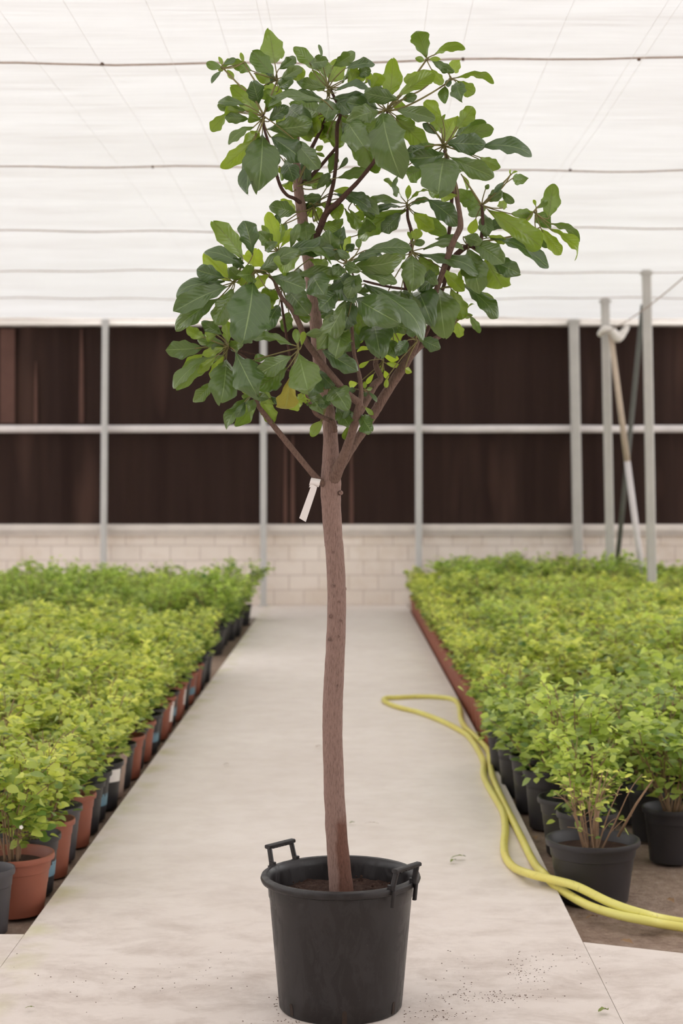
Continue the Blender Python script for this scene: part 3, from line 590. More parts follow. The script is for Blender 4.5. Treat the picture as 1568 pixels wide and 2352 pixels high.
# leaf traces: base, tip, width; letter: u upper side seen, b underside seen against the light, y young, o old yellow
FR = {1: (360, 50, 3.136), 2: (800, 50, 2.8), 3: (360, 480, 3.136), 4: (780, 480, 3.136)}
LV = [
 # ---- name, branch, frame, hub, depth, leaves
 ('crown_left', 1, (770, 680), -0.15, [(740,660,545,475,130,'b'),(735,600,690,430,118,'u'),(785,640,855,545,110,'b'),(640,640,435,598,70,'u'),(1200,565,815,535,85,'u'),(665,700,490,690,72,'u'),(700,755,515,880,62,'u'),(510,650,390,785,85,'b'),
   (795,775,1100,745,150,'u'),(760,800,740,1160,240,'u'),(700,850,475,1050,105,'b'),(690,870,655,1245,80,'u'),(810,820,1045,985,155,'u'),(980,840,1165,1060,125,'u'),(760,705,655,680,75,'b'),(800,720,945,610,90,'u'),(640,600,450,570,60,'u'),(600,655,478,640,70,'b'),
   (820,830,1010,860,120,'b'),(740,790,640,900,110,'b')]),
 ('crown_left', 1, (870, 420), -0.08, [(850,405,685,215,125,'b'),(850,300,812,82,158,'b'),(875,345,1000,260,75,'u'),(880,430,1040,330,85,'u'),(740,430,855,400,75,'u'),(690,355,555,312,80,'b'),(700,370,810,430,70,'b'),(760,470,880,505,100,'b'),(880,470,960,420,90,'u'),(870,500,760,540,80,'b'),(900,400,1075,360,90,'b')]),
 ('crown_left', 1, (478, 335), -0.10, [(475,330,358,300,62,'b'),(470,345,390,435,28,'u'),(470,315,445,252,28,'b'),(475,310,570,268,42,'u'),(640,290,480,302,42,'b'),(625,292,604,225,28,'b'),(555,420,515,358,45,'b'),(480,340,440,350,35,'b')]),
 ('crown_centre', 1, (1235, 480), -0.02, [(1170,360,980,185,95,'b'),(1185,270,1160,165,28,'u'),(1240,440,1330,285,140,'b'),(1220,400,1210,285,95,'b'),(1270,320,1425,225,95,'u'),(1350,340,1560,295,62,'u'),(1225,480,1015,430,80,'u'),(1205,500,1125,370,115,'b'),(1240,560,1225,668,155,'u'),
   (1250,550,1565,590,100,'u'),(1300,565,1390,668,120,'u'),(1260,515,1530,478,55,'u'),(1370,470,1440,330,85,'b'),(1440,440,1490,345,70,'b'),(1180,660,990,590,140,'b'),(1220,575,1000,510,85,'u'),(1430,380,1540,350,80,'u'),(1330,440,1460,300,60,'b'),(1500,440,1568,380,70,'b'),(1100,300,1230,280,90,'u')]),
 ('crown_centre', 1, (1310, 660), 0.06, [(1000,660,1190,800,160,'b'),(1100,600,1195,770,160,'b'),(1400,600,1560,730,120,'u'),(1250,700,1300,905,180,'b'),(1330,720,1490,905,175,'u'),(1370,860,1600,1060,150,'b'),(1010,600,870,730,130,'b'),(1300,660,1420,800,140,'b'),(950,620,1080,730,150,'u'),(1040,700,1100,840,130,'b'),(1420,640,1560,820,150,'u'),(1180,690,1060,780,130,'b'),(1230,800,1280,880,140,'b'),(1500,780,1570,890,90,'b')]),
 ('crown_right', 2, (245, 570), -0.10, [(262,485,285,272,125,'b'),(320,500,103,455,105,'u'),(220,580,310,955,228,'u'),(310,570,555,625,92,'u'),(320,475,555,330,95,'b'),(480,320,358,385,60,'b'),(200,560,-10,520,110,'u'),(300,620,505,815,115,'b'),(210,600,110,720,130,'b'),(60,690,180,958,160,'b'),(0,650,105,810,165,'u'),(200,575,20,620,120,'u'),(340,500,440,480,60,'u'),(290,520,350,560,70,'b'),(120,370,240,480,60,'u'),(140,450,215,330,80,'b'),(300,600,420,690,90,'b')]),
 ('crown_right', 2, (505, 240), -0.08, [(500,225,437,62,112,'b'),(545,215,735,155,58,'b'),(490,250,430,235,38,'b'),(530,245,665,320,55,'u'),(530,300,605,405,62,'b'),(515,240,590,240,30,'b')]),
 ('crown_right', 2, (662, 375), -0.06, [(650,325,702,265,78,'b'),(680,362,925,350,48,'b'),(690,385,725,498,100,'u'),(700,380,812,470,85,'b'),(620,410,612,508,70,'b'),(645,370,640,418,42,'u'),(640,330,600,300,40,'u')]),
 ('right_long', 2, (612, 800), -0.10, [(605,625,475,520,95,'b'),(610,770,672,632,118,'b'),(695,690,802,548,95,'b'),(680,740,862,640,62,'b'),(670,775,942,700,95,'b'),(628,780,878,790,125,'u'),(860,800,1172,835,85,'u'),(620,850,393,880,118,'u'),(620,870,580,1062,250,'u'),(650,870,937,1000,115,'u'),(500,930,357,1000,115,'b'),(840,870,970,942,75,'b'),(575,725,478,655,52,'u'),(595,690,530,610,85,'b'),(680,1080,520,1075,100,'b'),(700,1115,585,1125,62,'b'),(345,950,318,1130,38,'u'),(560,790,430,830,60,'b'),(600,690,610,600,30,'b'),(690,680,700,610,30,'b'),(500,640,400,600,50,'u'),(830,880,860,940,60,'b'),(500,800,370,850,70,'u')]),
 ('mid_stem', 2, (382, 1180), 0.08, [(380,1150,388,1058,40,'b'),(350,1140,228,1013,32,'b'),(345,1165,112,1155,55,'u'),(385,1200,55,1392,118,'b'),(340,1225,215,1355,95,'u'),(400,1180,520,1142,42,'u'),(505,1140,697,1290,125,'u'),(410,1215,625,1372,95,'b'),(410,1230,545,1335,100,'b'),(340,1190,160,1228,45,'u'),(385,1150,518,1068,22,'b')]),
 ('crown_right', 2, (60, 1150), 0.04, [(-20,1110,195,1228,80,'u'),(0,1200,72,1342,52,'b'),(120,1195,40,1290,65,'b'),(30,1100,-60,1090,60,'b'),(40,1180,130,1210,60,'b')]),
 ('far_right', 2, (858, 1180), 0.04, [(840,1180,710,1100,105,'b'),(850,1250,790,1150,110,'b'),(878,1160,985,1090,75,'u'),(980,1090,1062,1165,55,'u'),(900,1210,1245,1450,150,'b'),(870,1230,892,1375,95,'u'),(985,1200,1000,1145,62,'b'),(1050,1010,1138,1012,70,'b'),(1040,985,1040,950,12,'b'),(1045,985,1085,962,12,'b'),(1040,1235,1180,1232,65,'b'),(820,1260,790,1365,70,'y'),(880,1080,900,1050,30,'u'),(1000,1030,940,1100,30,'u'),(725,980,770,1080,25,'b'),(880,1340,1010,1260,80,'u')]),
 ('far_right', 2, (1205, 1230), 0.06, [(1285,1265,1312,1078,118,'b'),(1210,1200,1282,1152,35,'b'),(1205,1190,1190,1142,22,'b'),(1195,1230,1288,1305,95,'b'),(1290,1295,1492,1382,45,'b'),(1240,1335,1368,1497,78,'b'),(1290,1325,1502,1500,52,'b'),(1210,1370,1280,1455,45,'u'),(1190,1220,1110,1280,60,'b')]),
 ('front_right', 3, (545, 530), -0.22, [(620,360,400,88,135,'b'),(690,335,630,85,140,'u'),(530,510,343,320,135,'y'),(640,430,353,298,95,'u'),(500,500,288,440,115,'u'),(490,515,142,582,95,'u'),(480,550,310,592,75,'u'),(510,558,118,748,125,'u'),(450,640,137,857,95,'u'),(555,570,420,832,135,'u'),(600,500,520,420,90,'u'),(540,570,430,740,70,'b'),(600,420,560,350,80,'u')]),
 ('front_right', 3, (705, 440), -0.24, [(690,520,620,952,295,'u'),(820,485,1072,575,145,'u'),(720,460,872,415,52,'u'),(730,450,1010,290,110,'u'),(690,420,705,328,150,'y'),(815,470,690,552,82,'y'),(700,470,590,480,120,'u'),(780,560,820,660,130,'b'),(620,560,640,470,90,'b')]),
 ('front_right', 3, (875, 300), -0.20, [(880,290,800,28,98,'y'),(855,290,852,152,108,'y'),(890,280,978,140,62,'y'),(840,285,738,175,95,'u'),(1030,330,850,440,135,'b'),(940,295,1310,285,105,'u'),(1290,290,1385,352,55,'u'),(1000,335,1255,352,58,'u'),(780,300,840,250,70,'u'),(820,230,760,120,40,'b'),(960,290,1020,110,60,'u'),(880,240,900,110,50,'b')]),
 ('front_right', 3, (900, 560), -0.12, [(780,640,795,810,70,'b'),(980,480,1315,478,100,'u'),(1130,470,1200,612,170,'u'),(940,580,1062,725,160,'u'),(880,690,800,830,130,'u'),(950,740,930,882,90,'b'),(860,620,790,700,90,'b'),(1020,420,1000,560,130,'u'),(1100,360,1240,430,90,'b'),(1000,760,1110,800,60,'b'),(760,800,810,840,50,'u')]),
 ('left_twig', 3, (510, 990), -0.20, [(515,970,490,805,85,'b'),(470,905,335,825,95,'u'),(340,925,215,860,75,'b'),(430,905,345,925,65,'b'),(340,1000,63,1015,125,'u'),(490,970,298,940,85,'u'),(355,1060,117,1285,90,'u'),(480,1050,137,1302,115,'b'),(500,1080,470,1368,200,'u'),(560,1020,692,1295,205,'u'),(425,1225,268,1390,85,'u'),(530,1005,610,955,85,'u'),(620,965,680,930,62,'b'),(490,995,330,1050,60,'b'),(340,1040,200,1150,75,'b'),(520,1000,390,1000,70,'u'),(430,1060,300,1180,60,'b'),(480,1040,400,1240,90,'b'),(170,1030,165,1080,30,'b')]),
 ('stub_left', 3, (1020, 1000), -0.24, [(1010,975,1000,870,52,'b'),(1020,1030,1092,1318,215,'u'),(970,1060,718,1195,120,'u'),(945,1140,738,1280,135,'b'),(985,980,712,905,62,'u'),(1060,905,1190,890,65,'u'),(960,1220,920,1462,145,'o'),(1040,990,1060,880,40,'b'),(700,1085,770,1070,60,'b')]),
 ('low_left', 3, (712, 1335), -0.14, [(730,1345,580,1558,105,'b'),(680,1350,488,1565,75,'u'),(745,1370,842,1528,105,'b'),(640,1380,580,1495,65,'u'),(700,1370,668,1448,65,'u'),(740,1330,825,1390,85,'b'),(655,1240,635,1335,65,'b'),(720,1290,895,1258,95,'u'),(820,1350,885,1400,45,'u'),(980,1400,1085,1350,85,'b'),(720,1340,790,1360,70,'u'),(690,1320,620,1380,60,'b'),(700,1300,760,1180,90,'b')]),
 ('front_up', 3, (1400, 640), -0.12, [(1180,1010,1442,1165,125,'u'),(1370,640,1158,1012,150,'u'),(1440,720,1230,975,140,'b'),(1405,640,1340,865,135,'u'),(1360,450,1418,565,62,'u'),(1310,490,1395,640,165,'u'),(1300,590,1170,720,130,'u'),(1340,880,1290,1040,160,'u'),(1430,700,1500,900,140,'b'),(1380,760,1290,960,120,'b'),(1200,700,1260,800,90,'u')]),
 ('front_up', 4, (100, 615), -0.12, [(110,640,395,805,215,'u'),(110,590,222,580,42,'u'),(120,600,232,640,28,'u'),(180,540,628,872,140,'u'),(140,470,60,640,120,'u')]),
 ('inner_up', 4, (330, 800), 0.03, [(240,790,282,1005,215,'u'),(340,800,485,870,105,'u'),(370,850,425,955,140,'b'),(320,930,395,1045,105,'u'),(130,820,60,1020,130,'u'),(390,960,350,960,30,'u'),(440,990,330,960,30,'u'),(200,720,330,740,130,'b'),(180,850,90,960,110,'b')]),
 ('stub_left', 3, (1240, 1290), -0.05, [(1150,1150,1275,1285,95,'u'),(1180,1190,1105,1325,125,'u'),(1260,1280,1350,1400,160,'u'),(1080,1330,1180,1440,115,'u'),(1050,1360,960,1430,90,'b'),(1290,1420,1385,1565,115,'u'),(1340,1425,1412,1530,100,'u'),(1190,1530,1112,1632,65,'b'),(1180,1525,1105,1590,32,'b'),(1300,1430,1360,1430,70,'b'),(1240,1330,1190,1430,90,'u')]),
 ('front_up', 4, (55, 385), -0.14, [(50,375,62,200,48,'y'),(-20,370,-80,170,150,'u'),(30,400,135,440,80,'u'),(105,410,440,365,135,'u'),(75,390,282,302,52,'u'),(180,300,512,278,95,'u'),(380,280,470,355,85,'b'),(150,450,410,532,85,'u'),(140,285,132,215,42,'b'),(20,350,-30,240,50,'b'),(-20,330,60,330,60,'u'),(40,300,100,260,60,'u'),(180,440,390,440,90,'b'),(20,420,-40,470,90,'u')]),
 ('mid_stem', 4, (520, 310), 0.02, [(540,230,562,142,75,'b'),(520,235,490,162,28,'b'),(505,245,612,240,52,'u'),(520,330,530,548,170,'u'),(575,322,1002,425,110,'u'),(560,345,710,465,95,'b'),(600,285,885,258,52,'u'),(710,460,570,592,100,'u'),(620,450,680,520,80,'u'),(740,430,890,585,95,'b'),(350,590,470,680,110,'u'),(480,330,340,350,70,'u'),(440,600,560,720,120,'u')]),
 ('far_right', 4, (925, 265), 0.05, [(975,250,1175,385,145,'u'),(930,290,1000,568,178,'u'),(1050,350,1175,568,190,'b'),(1090,370,1275,455,125,'u'),(1085,208,1500,435,68,'u'),(880,470,860,525,32,'b'),(690,215,845,205,55,'u'),(890,200,1010,240,90,'u'),(920,240,925,185,25,'b'),(1060,190,1200,240,60,'b')]),
 ('right_rear', 4, (850, 560), 0.10, [(800,570,885,790,130,'b'),(720,575,745,855,238,'u'),(560,600,640,760,210,'u'),(890,550,1140,778,95,'u'),(895,540,1125,715,70,'b'),(860,520,870,445,35,'b')]),
 ('right_fork', 4, (835, 800), 0.14, [(935,765,1010,890,55,'b'),(842,810,866,928,75,'b'),(920,712,965,678,18,'b'),(890,780,950,765,40,'b')]),
 ('right_long', 4, (560, 950), 0.0, [(565,925,718,1000,98,'u'),(470,880,558,892,65,'u'),(490,945,405,1045,90,'u'),(470,1150,512,1175,48,'y'),(340,1215,335,1288,36,'y'),(560,890,620,830,50,'b')]),
 ('inner_up', 4, (315, 1090), 0.06, [(315,1060,420,1080,62,'y'),(255,1010,130,1005,28,'y'),(220,1090,135,1140,35,'y'),(330,1110,430,1130,40,'y'),(320,1160,345,1220,40,'y'),(250,1180,190,1260,35,'y'),(130,1255,72,1268,55,'y'),(300,1120,300,1180,30,'b')]),
 ('front_up', 4, (185, 1305), -0.06, [(190,1300,232,1290,28,'b'),(180,1310,185,1352,32,'u'),(200,1310,268,1388,22,'u'),(180,1300,180,1250,30,'b'),(50,1295,110,1310,40,'u')]),
 ('front_right', 4, (120, 1440), -0.08, [(150,1480,232,1605,120,'u'),(180,1425,238,1482,34,'b'),(60,1560,35,1668,55,'b'),(20,1530,65,1440,40,'u')]),
 ('crown_inner', 1, (1010, 1180), 0.02, [(930,1010,985,1150,125,'u'),(1060,975,1065,1165,105,'u'),(1240,1095,1290,945,70,'b'),(1310,1060,1372,980,42,'u'),(1295,1125,1505,1070,78,'b'),(1150,1205,1242,1095,65,'u'),(1050,1175,1190,1100,110,'b'),(975,1225,930,1155,85,'b'),(1140,925,1190,900,42,'b'),(1130,945,1208,968,28,'b'),(890,1050,905,1145,26,'b'),(880,1040,885,1090,22,'b'),(880,960,850,1040,50,'u'),(920,990,960,1060,60,'u')]),
 ('rear_stem', 1, (1130, 1330), 0.03, [(1000,1375,835,1330,115,'u'),(1005,1370,890,1285,85,'b'),(1020,1275,1182,1262,62,'u'),(1040,1350,1180,1280,70,'u'),(1170,1310,1355,1385,120,'b'),(1280,1240,1565,1365,85,'u'),(1350,1345,1440,1498,58,'b'),(1130,1440,1200,1360,90,'b'),(1180,1480,1335,1440,85,'b'),(1070,1430,1080,1580,135,'u'),(1240,1540,1330,1440,60,'b'),(1270,1220,1400,1210,50,'b'),(880,1470,860,1390,50,'u'),(930,1440,900,1540,60,'u'),(1440,1260,1560,1420,70,'b'),(1220,1200,1250,1130,40,'u'),(1100,1310,1120,1400,90,'b')]),
 ('rear_stem', 3, (1180, 250), 0.05, [(1080,95,1060,242,138,'u'),(1200,185,1212,255,85,'u'),(1240,140,1180,90,60,'b'),(1300,330,1325,158,140,'u'),(1440,190,1570,100,90,'b'),(1452,290,1455,215,40,'b'),(1150,200,1180,265,70,'u'),(1210,560,1320,640,110,'b'),(1200,640,1290,560,90,'u')]),
]
rl = random.Random(77); CAMW = Vector((0, 0, H))-T0
GRP = {}
for br, fr, hub, dep, leaves in LV:
    ox, oy, sc = FR[fr]; key = (br, hub, fr)
    mb = MB(); hubp = tp(ox+hub[0]/sc, oy+hub[1]/sc, dep)
    for (bx, by, tx, ty, wd, kd) in leaves:
        jd = dep+rl.uniform(-0.035, 0.035)
        hx, hy = (hub[0]-bx)/sc*(TY/F), (hub[1]-by)/sc*(TY/F)
        base = tp(ox+bx/sc, oy+by/sc, jd); tip2 = tp(ox+tx/sc, oy+ty/sc, jd)
        l = (tip2-base).length; wm = wd/sc*(TY/F)*1.06
        L = max(l*1.04, wm/0.56); L = min(L, max(l*1.04, 0.24))
        dd = math.sqrt(max(0, L*L-l*l))
        toward = 1 if kd == 'u' else (-1 if rl.random() < 0.75 else 1)
        tip = at(ox+tx/sc, oy+ty/sc, TY+jd-toward*dd)-T0
        d = (tip-base).normalized(); L = (tip-base).length
        W = max(wm, L*0.36); a = min(1.0, wm/W)
        cdir = (CAMW-(base+tip)/2).normalized(); c1 = cdir-d*cdir.dot(d); c1.normalize(); u1 = d.cross(c1)
        if u1.z < 0: u1 = -u1
        q = math.sqrt(max(0, 1-a*a))
        n = (c1*a+u1*q) if kd == 'u' else (-c1*a+u1*q)
        if kd == 'o': n = c1*a+u1*q
        n = n.normalized()+Vector((rl.gauss(0, 0.20), rl.gauss(0, 0.12), rl.gauss(0, 0.16)))
        tint = {'u': rl.uniform(0.0, 0.26)**1.2, 'b': rl.uniform(0.10, 0.72), 'y': rl.uniform(0.8, 1.0), 'o': 0.5}[kd]  # undersides seen against the light: their backlit brightness is put into the tint
        f0 = len(mb.f)
        small = L < 0.06
        mb.leaf(base, d, n, L, W, fold=rl.uniform(0.12, 0.55) if a > 0.5 else 0.2, arch=rl.uniform(0.03, 0.17) if kd != 'y' else 0.04,
                wave=0.02 if small else rl.uniform(0.045, 0.115), tint=tint, nu=10 if small else 20, nv=4, peak=rl.uniform(1.45, 1.95), ph=rl.uniform(0, 6.28),
                lob=rl.uniform(0.45, 0.66), curl=rl.uniform(-0.02, 0.16), tdrop=rl.uniform(-0.1, 0.45))
        if kd == 'o':
            for k in range(f0, len(mb.m)): mb.m[k] = 2
        # leaf stalk back to the shoot
        dist = (base-hubp).length
        if dist < 0.17:
            f0 = len(mb.f); mid = (base+hubp)/2-d*0.008
            p, r = spline([hubp, mid, base, base+d*L*0.12], [0.0026, 0.0020, 0.0018, 0.0010], 3); mb.tube(p, r, 5)
            for k in range(f0, len(mb.m)): mb.m[k] = 1
        else:
            f0 = len(mb.f)
            p, r = spline([base-d*0.03-Vector((0, -0.03, 0.02)), base, base+d*L*0.1], [0.002, 0.0018, 0.001], 3); mb.tube(p, r, 5)
            for k in range(f0, len(mb.m)): mb.m[k] = 1
    mb.build('leaf_cluster', [M['tree_leaf'], M['petiole'], M['yellow_leaf']], BO[br])
# green twigs that carry the outer shoots
def twig(br, pts, w0, w1, dep):
    n = len(pts); mb = MB()
    p, r = spline([tp(x, y, d) for (x, y), d in zip(pts, dep)], [px2r(w0+(w1-w0)*i/(n-1)) for i in range(n)], 5); mb.tube(p, r, 7)
    mb.build('twig', M['petiole'], BO[br])
twig('crown_left', [(604, 262), (580, 222), (551, 197), (530, 175), (512, 156)], 5, 3.5, [-0.15, -0.14, -0.12, -0.11, -0.10])
twig('crown_left', [(606, 262), (622, 220), (637, 184)], 5, 4, [-0.15, -0.11, -0.08])
twig('crown_left', [(588, 190), (572, 165), (558, 142)], 4, 2.5, [-0.10, -0.10, -0.10])
twig('crown_right', [(885, 256), (915, 222), (950, 178), (980, 136)], 6, 4, [-0.10, -0.10, -0.09, -0.08])
twig('crown_right', [(887, 258), (930, 225), (965, 208), (998, 182)], 5, 3, [-0.10, -0.09, -0.08, -0.07])
twig('crown_right', [(890, 256), (935, 243), (990, 214), (1036, 184)], 5, 3.5, [-0.10, -0.09, -0.08, -0.06])
twig('far_right', [(1108, 470), (1130, 455), (1158, 425), (1172, 402)], 4.5, 2.5, [0.04]*4)
twig('far_right', [(1107, 555), (1150, 548), (1190, 540), (1215, 535), (1240, 522)], 5, 3, [0.04, 0.05, 0.06, 0.06, 0.06])
twig('far_right', [(1180, 540), (1205, 510), (1228, 482), (1240, 470)], 4, 2.5, [0.06]*4)
twig('far_right', [(1095, 565), (1140, 560), (1178, 556)], 4, 3, [0.05]*3)
twig('far_right', [(1104, 470), (1085, 440), (1060, 402)], 5, 3, [0.04, 0.0, -0.06])
twig('right_fork', [(1060, 730), (1048, 738), (1040, 752)], 4, 4, [0.15]*3)
twig('right_rear', [(1050, 690), (1052, 660), (1064, 645)], 5, 4, [0.1]*3)
twig('inner_up', [(868, 862), (876, 845), (880, 827)], 6, 4, [0.05, 0.06, 0.06])

# white tag looped on the low branch
tg = empty('plant_tag', tp(722, 1105, -0.05)+T0)
tag(tg, 'blank white strip tag looped round the lowest left branch of the tree', 'tag')
O = tg.location-T0
def card(pts, name, thick=0.0015, dy=None):
    mb = MB(); n = len(pts); f = [mb.vert(tp(x, y, d)-O) for x, y, d in pts]; b = [mb.vert(tp(x, y, d)-O+Vector((0, thick, 0))) for x, y, d in pts]
    mb.f.append(tuple(f)); mb.m.append(0); mb.f.append(tuple(reversed(b))); mb.m.append(0)
    for i in range(n): j = (i+1) % n; mb.quad(f[j], f[i], b[i], b[j])
    mb.build(name, M['white'], tg, smooth=False)
D0 = -0.062
card([(713, 1119, D0), (709, 1119.5, D0), (713, 1113, D0), (719, 1113.5, D0), (728, 1119, D0), (726, 1127, D0), (702, 1199, D0+0.01), (687, 1190, D0+0.01)], 'strip')
mb = MB()
for k in range(13):
    th = 2*math.pi*k/12; a = tp(715.5, 1111, 0)-O+T0*0; b = tp(737, 1103, 0)-O; c0 = tp(721, 1096, 0)-O
    ax = Vector((0, math.cos(th)*0.016-0.045, math.sin(th)*0.0))
    up = (tp(724, 1095, 0)-tp(719, 1113, 0))*(0.5*math.sin(th))
    e0 = (tp(713, 1106, 0)-O)+up+ax; e1 = (tp(735, 1110, 0)-O)+up+ax*1.0
    mb.vert(e0); mb.vert(e1)
for k in range(12): mb.quad(2*k, 2*k+1, 2*k+3, 2*k+2)
mb.build('loop', M['white'], tg)

# ------------------------------------------------------------------ potted shrubs
def pot_mesh(r, h, col, n=26, base=0.76):
    rb = r*base*0.97
    mb = MB(); mb.lathe([(0, 0.0), (rb*0.96, 0.0), (rb, 0.004), (r*0.86, h*0.72), (r*0.885, h*0.73), (r*0.92, h*0.90), (r*0.985, h*0.905), (r, h*0.945), (r*0.985, h), (r*0.945, h*1.0), (r*0.90, h*0.95), (r*0.83, h*0.5)], n)
    me = mb.mesh('pot', M['shrub_pot_'+col]); me.set_sharp_from_angle(angle=math.radians(32)); return me
def soil_mesh(r, h):
    mb = MB(); n = 20; c = mb.vert((0, 0, h*0.84)); ro = [mb.vert((r*0.885*math.cos(2*math.pi*k/n), r*0.885*math.sin(2*math.pi*k/n), h*0.82)) for k in range(n)]
    for k in range(n): mb.f.append((c, ro[k], ro[(k+1) % n])); mb.m.append(0)
    return mb.mesh('soil', M['potsoil'])
def shrub_mesh(seed, h0, top, R, nl, ls, mat, nstem=9, bare=0.12, tilt=0.0, lean=0.5, young=0.35, lowr=0.11):
    """stems rise from the soil at h0 to a dome of height top and radius R; leaves sit along them"""
    rg = random.Random(seed); st = MB(); fo = MB(); tips = []
    for k in range(nstem):
        th = 2*math.pi*(k+rg.random()*0.7)/nstem; rr = R*rg.uniform(0.25, 0.85); hh = top*rg.uniform(0.80, 1.0)*(1-0.16*(rr/R)**2)
        b = Vector((0.02*math.cos(th)*rg.uniform(.5, 2), 0.02*math.sin(th)*rg.uniform(.5, 2), h0-0.02)); e = Vector((rr*math.cos(th), rr*math.sin(th), h0+(hh-h0)))
        m = b.lerp(e, 0.5)+Vector((rg.uniform(-.03, .03), rg.uniform(-.03, .03), 0.02))
        p, r = spline([b, m, e], [0.0045, 0.0032, 0.0014], 5); st.tube(p, r, 5); tips.append(p)
        for q in range(2):
            s = p[rg.randint(3, len(p)-3)]; th2 = th+rg.uniform(-1.6, 1.6); e2 = s+Vector((math.cos(th2), math.sin(th2), rg.uniform(0.3, 1.0)))*R*rg.uniform(0.35, 0.6)
            if e2.z > top: e2.z = top*0.97
            p2, r2 = spline([s, s.lerp(e2, 0.5)+Vector((0, 0, 0.01)), e2], [0.0026, 0.002, 0.0012], 4); st.tube(p2, r2, 4); tips.append(p2)
    for k in range(nl):
        p = rg.choice(tips); t = bare+(1-bare)*rg.random()**0.75
        c = p[min(len(p)-1, int(t*(len(p)-1)+0.5))].copy()
        th = rg.uniform(0, 6.28); out = Vector((c.x, c.y, 0)); 
        if out.length > 1e-4: out.normalize()
        hf = max(0, min(1, (c.z-h0)/(top-h0)))
        d = Vector((math.cos(th), math.sin(th), rg.uniform(-0.35, 0.5)))+out*lean; d.normalize()
        c += Vector((rg.gauss(0, 1), rg.gauss(0, 1), rg.gauss(0, 0.8)))*R*0.10
        if c.z < h0+0.01: c.z = h0+rg.uniform(0.01, 0.05)
        if lowr and k < nl*lowr:                    # low side shoots hang over the rim of the pot
            th2 = rg.uniform(0, 6.28); rr = R*rg.uniform(0.35, 0.72); c = Vector((rr*math.cos(th2), rr*math.sin(th2), h0+rg.uniform(0.05, 0.20))); out = Vector((math.cos(th2), math.sin(th2), 0)); hf = 0.25
            d = out*0.8+Vector((rg.gauss(0, .4), rg.gauss(0, .4), rg.uniform(-0.5, 0.3))); d.normalize()
        n = Vector((rg.gauss(0, .5), rg.gauss(0, .5), 1))+out*0.35
        L = ls*rg.uniform(0.65, 1.2); tn = min(1, max(0, rg.gauss(0.13+young*hf*1.2, 0.27)))
        fo.leaf(c, d, n, L, L*rg.uniform(0.62, 0.82), fold=rg.uniform(0.0, 0.3), arch=rg.uniform(0.02, 0.10), wave=0.0, tint=tn, nu=4, nv=1, peak=0.85, lob=0.7)
    return st.mesh('stem', M['stem']), fo.mesh('foliage', mat)
PR, PHT = 0.14, 0.245
POTS = {c: pot_mesh(0.135, 0.245, c) for c in ('black', 'grey', 'terracotta', 'tan')}
SOIL = soil_mesh(0.135, 0.245)
LIME = [shrub_mesh(100+i, 0.21, 0.63+0.03*(i % 3-1), 0.215, 430, 0.050, M['lime_leaf'], young=0.5) for i in range(7)]
GREEN = [shrub_mesh(200+i, 0.21, 0.64+0.035*(i % 3-1), 0.245, 520, 0.052, M['green_leaf'], nstem=13, young=0.5, bare=0.15) for i in range(6)]
DARK = [shrub_mesh(300+i, 0.21, 0.71+0.04*(i % 3-1), 0.28, 560, 0.052, M['dark_leaf'], young=0.6) for i in range(6)]
def shrub(x, Y, potc, kind, label, group, seed, sc=1.0, soil=True, pot=None, potr=None):
    rg = random.Random(seed)
    root = empty('potted_shrub', (x, Y, DZ), rg.uniform(0, 6.28)); tag(root, label, 'shrub', group)
    link('pot', pot or POTS[potc], root)
    if soil: link('soil', SOIL, root)
    st, fo = rg.choice(kind)
    for nm, me in (('stem', st), ('foliage', fo)):
        o = link(nm, me, root); o.scale = (sc, sc, rg.uniform(0.98, 1.12)*(0.5+0.5*sc))
    return root
ORD = ['nearest', 'second', 'third', 'fourth', 'fifth', 'sixth', 'seventh', 'eighth', 'ninth', 'tenth', 'eleventh', 'twelfth', 'thirteenth', 'fourteenth', 'fifteenth', 'sixteenth', 'seventeenth', 'eighteenth', 'nineteenth', 'twentieth', 'twenty-first', 'twenty-second', 'twenty-third', 'twenty-fourth', 'twenty-fifth', 'twenty-sixth', 'twenty-seventh', 'twenty-eighth', 'twenty-ninth', 'thirtieth', 'thirty-first', 'thirty-second', 'thirty-third', 'thirty-fourth', 'thirty-fifth']
CN = {'black': 'black', 'grey': 'grey', 'terracotta': 'terracotta red', 'tan': 'pale tan'}
def pot_sticker(root, r, h, a0, a1, z0, z1, mat, name):
    mb = MB(); n = 8; rows = []
    for z in (z0, z1):
        rr = (r*0.737+(r*0.86-r*0.737)*(z/(h*0.72)))*1.012
        rows.append([mb.vert((rr*math.cos(a0+(a1-a0)*k/n), rr*math.sin(a0+(a1-a0)*k/n), z)) for k in range(n+1)])
    for k in range(n): mb.quad(rows[0][k], rows[0][k+1], rows[1][k+1], rows[1][k])
    o = mb.build(name, mat, root); o.rotation_euler = (0, 0, -root.rotation_euler.z); return o

# left bed: the row along the path
big = pot_mesh(0.165, 0.235, 'terracotta', 36)
o = empty('nursery_pot', (-1.405, 6.11, DZ)); tag(o, 'empty dark grey pot at the near left corner, cut by the left edge', 'pot')
link('shell', pot_mesh(0.112, 0.245, 'grey', 32), o); link('soil', soil_mesh(0.112, 0.245), o)
row = shrub(-1.362, 6.40, 'terracotta', LIME[:1], 'shrub in the large terracotta red pot at the near left corner', 'shrubs along the left path edge', 1, 1.08, pot=big)
for (dx, dy, dz) in ((0.075, -0.20, 0.38), (-0.02, -0.19, 0.45), (-0.03, -0.20, 0.48)):   # small white flowers
    mb = MB()
    for k in range(5):
        th = k*1.2566; d = Vector((math.cos(th), -0.35, math.sin(th))); mb.leaf(Vector((dx, dy, dz)), d, Vector((0, -1, 0.2)), 0.009, 0.008, 0, 0, 0, 0.5, 3, 1)
    f = mb.build('flower', M['flower'], row); f.rotation_euler = (0, 0, -row.rotation_euler.z)
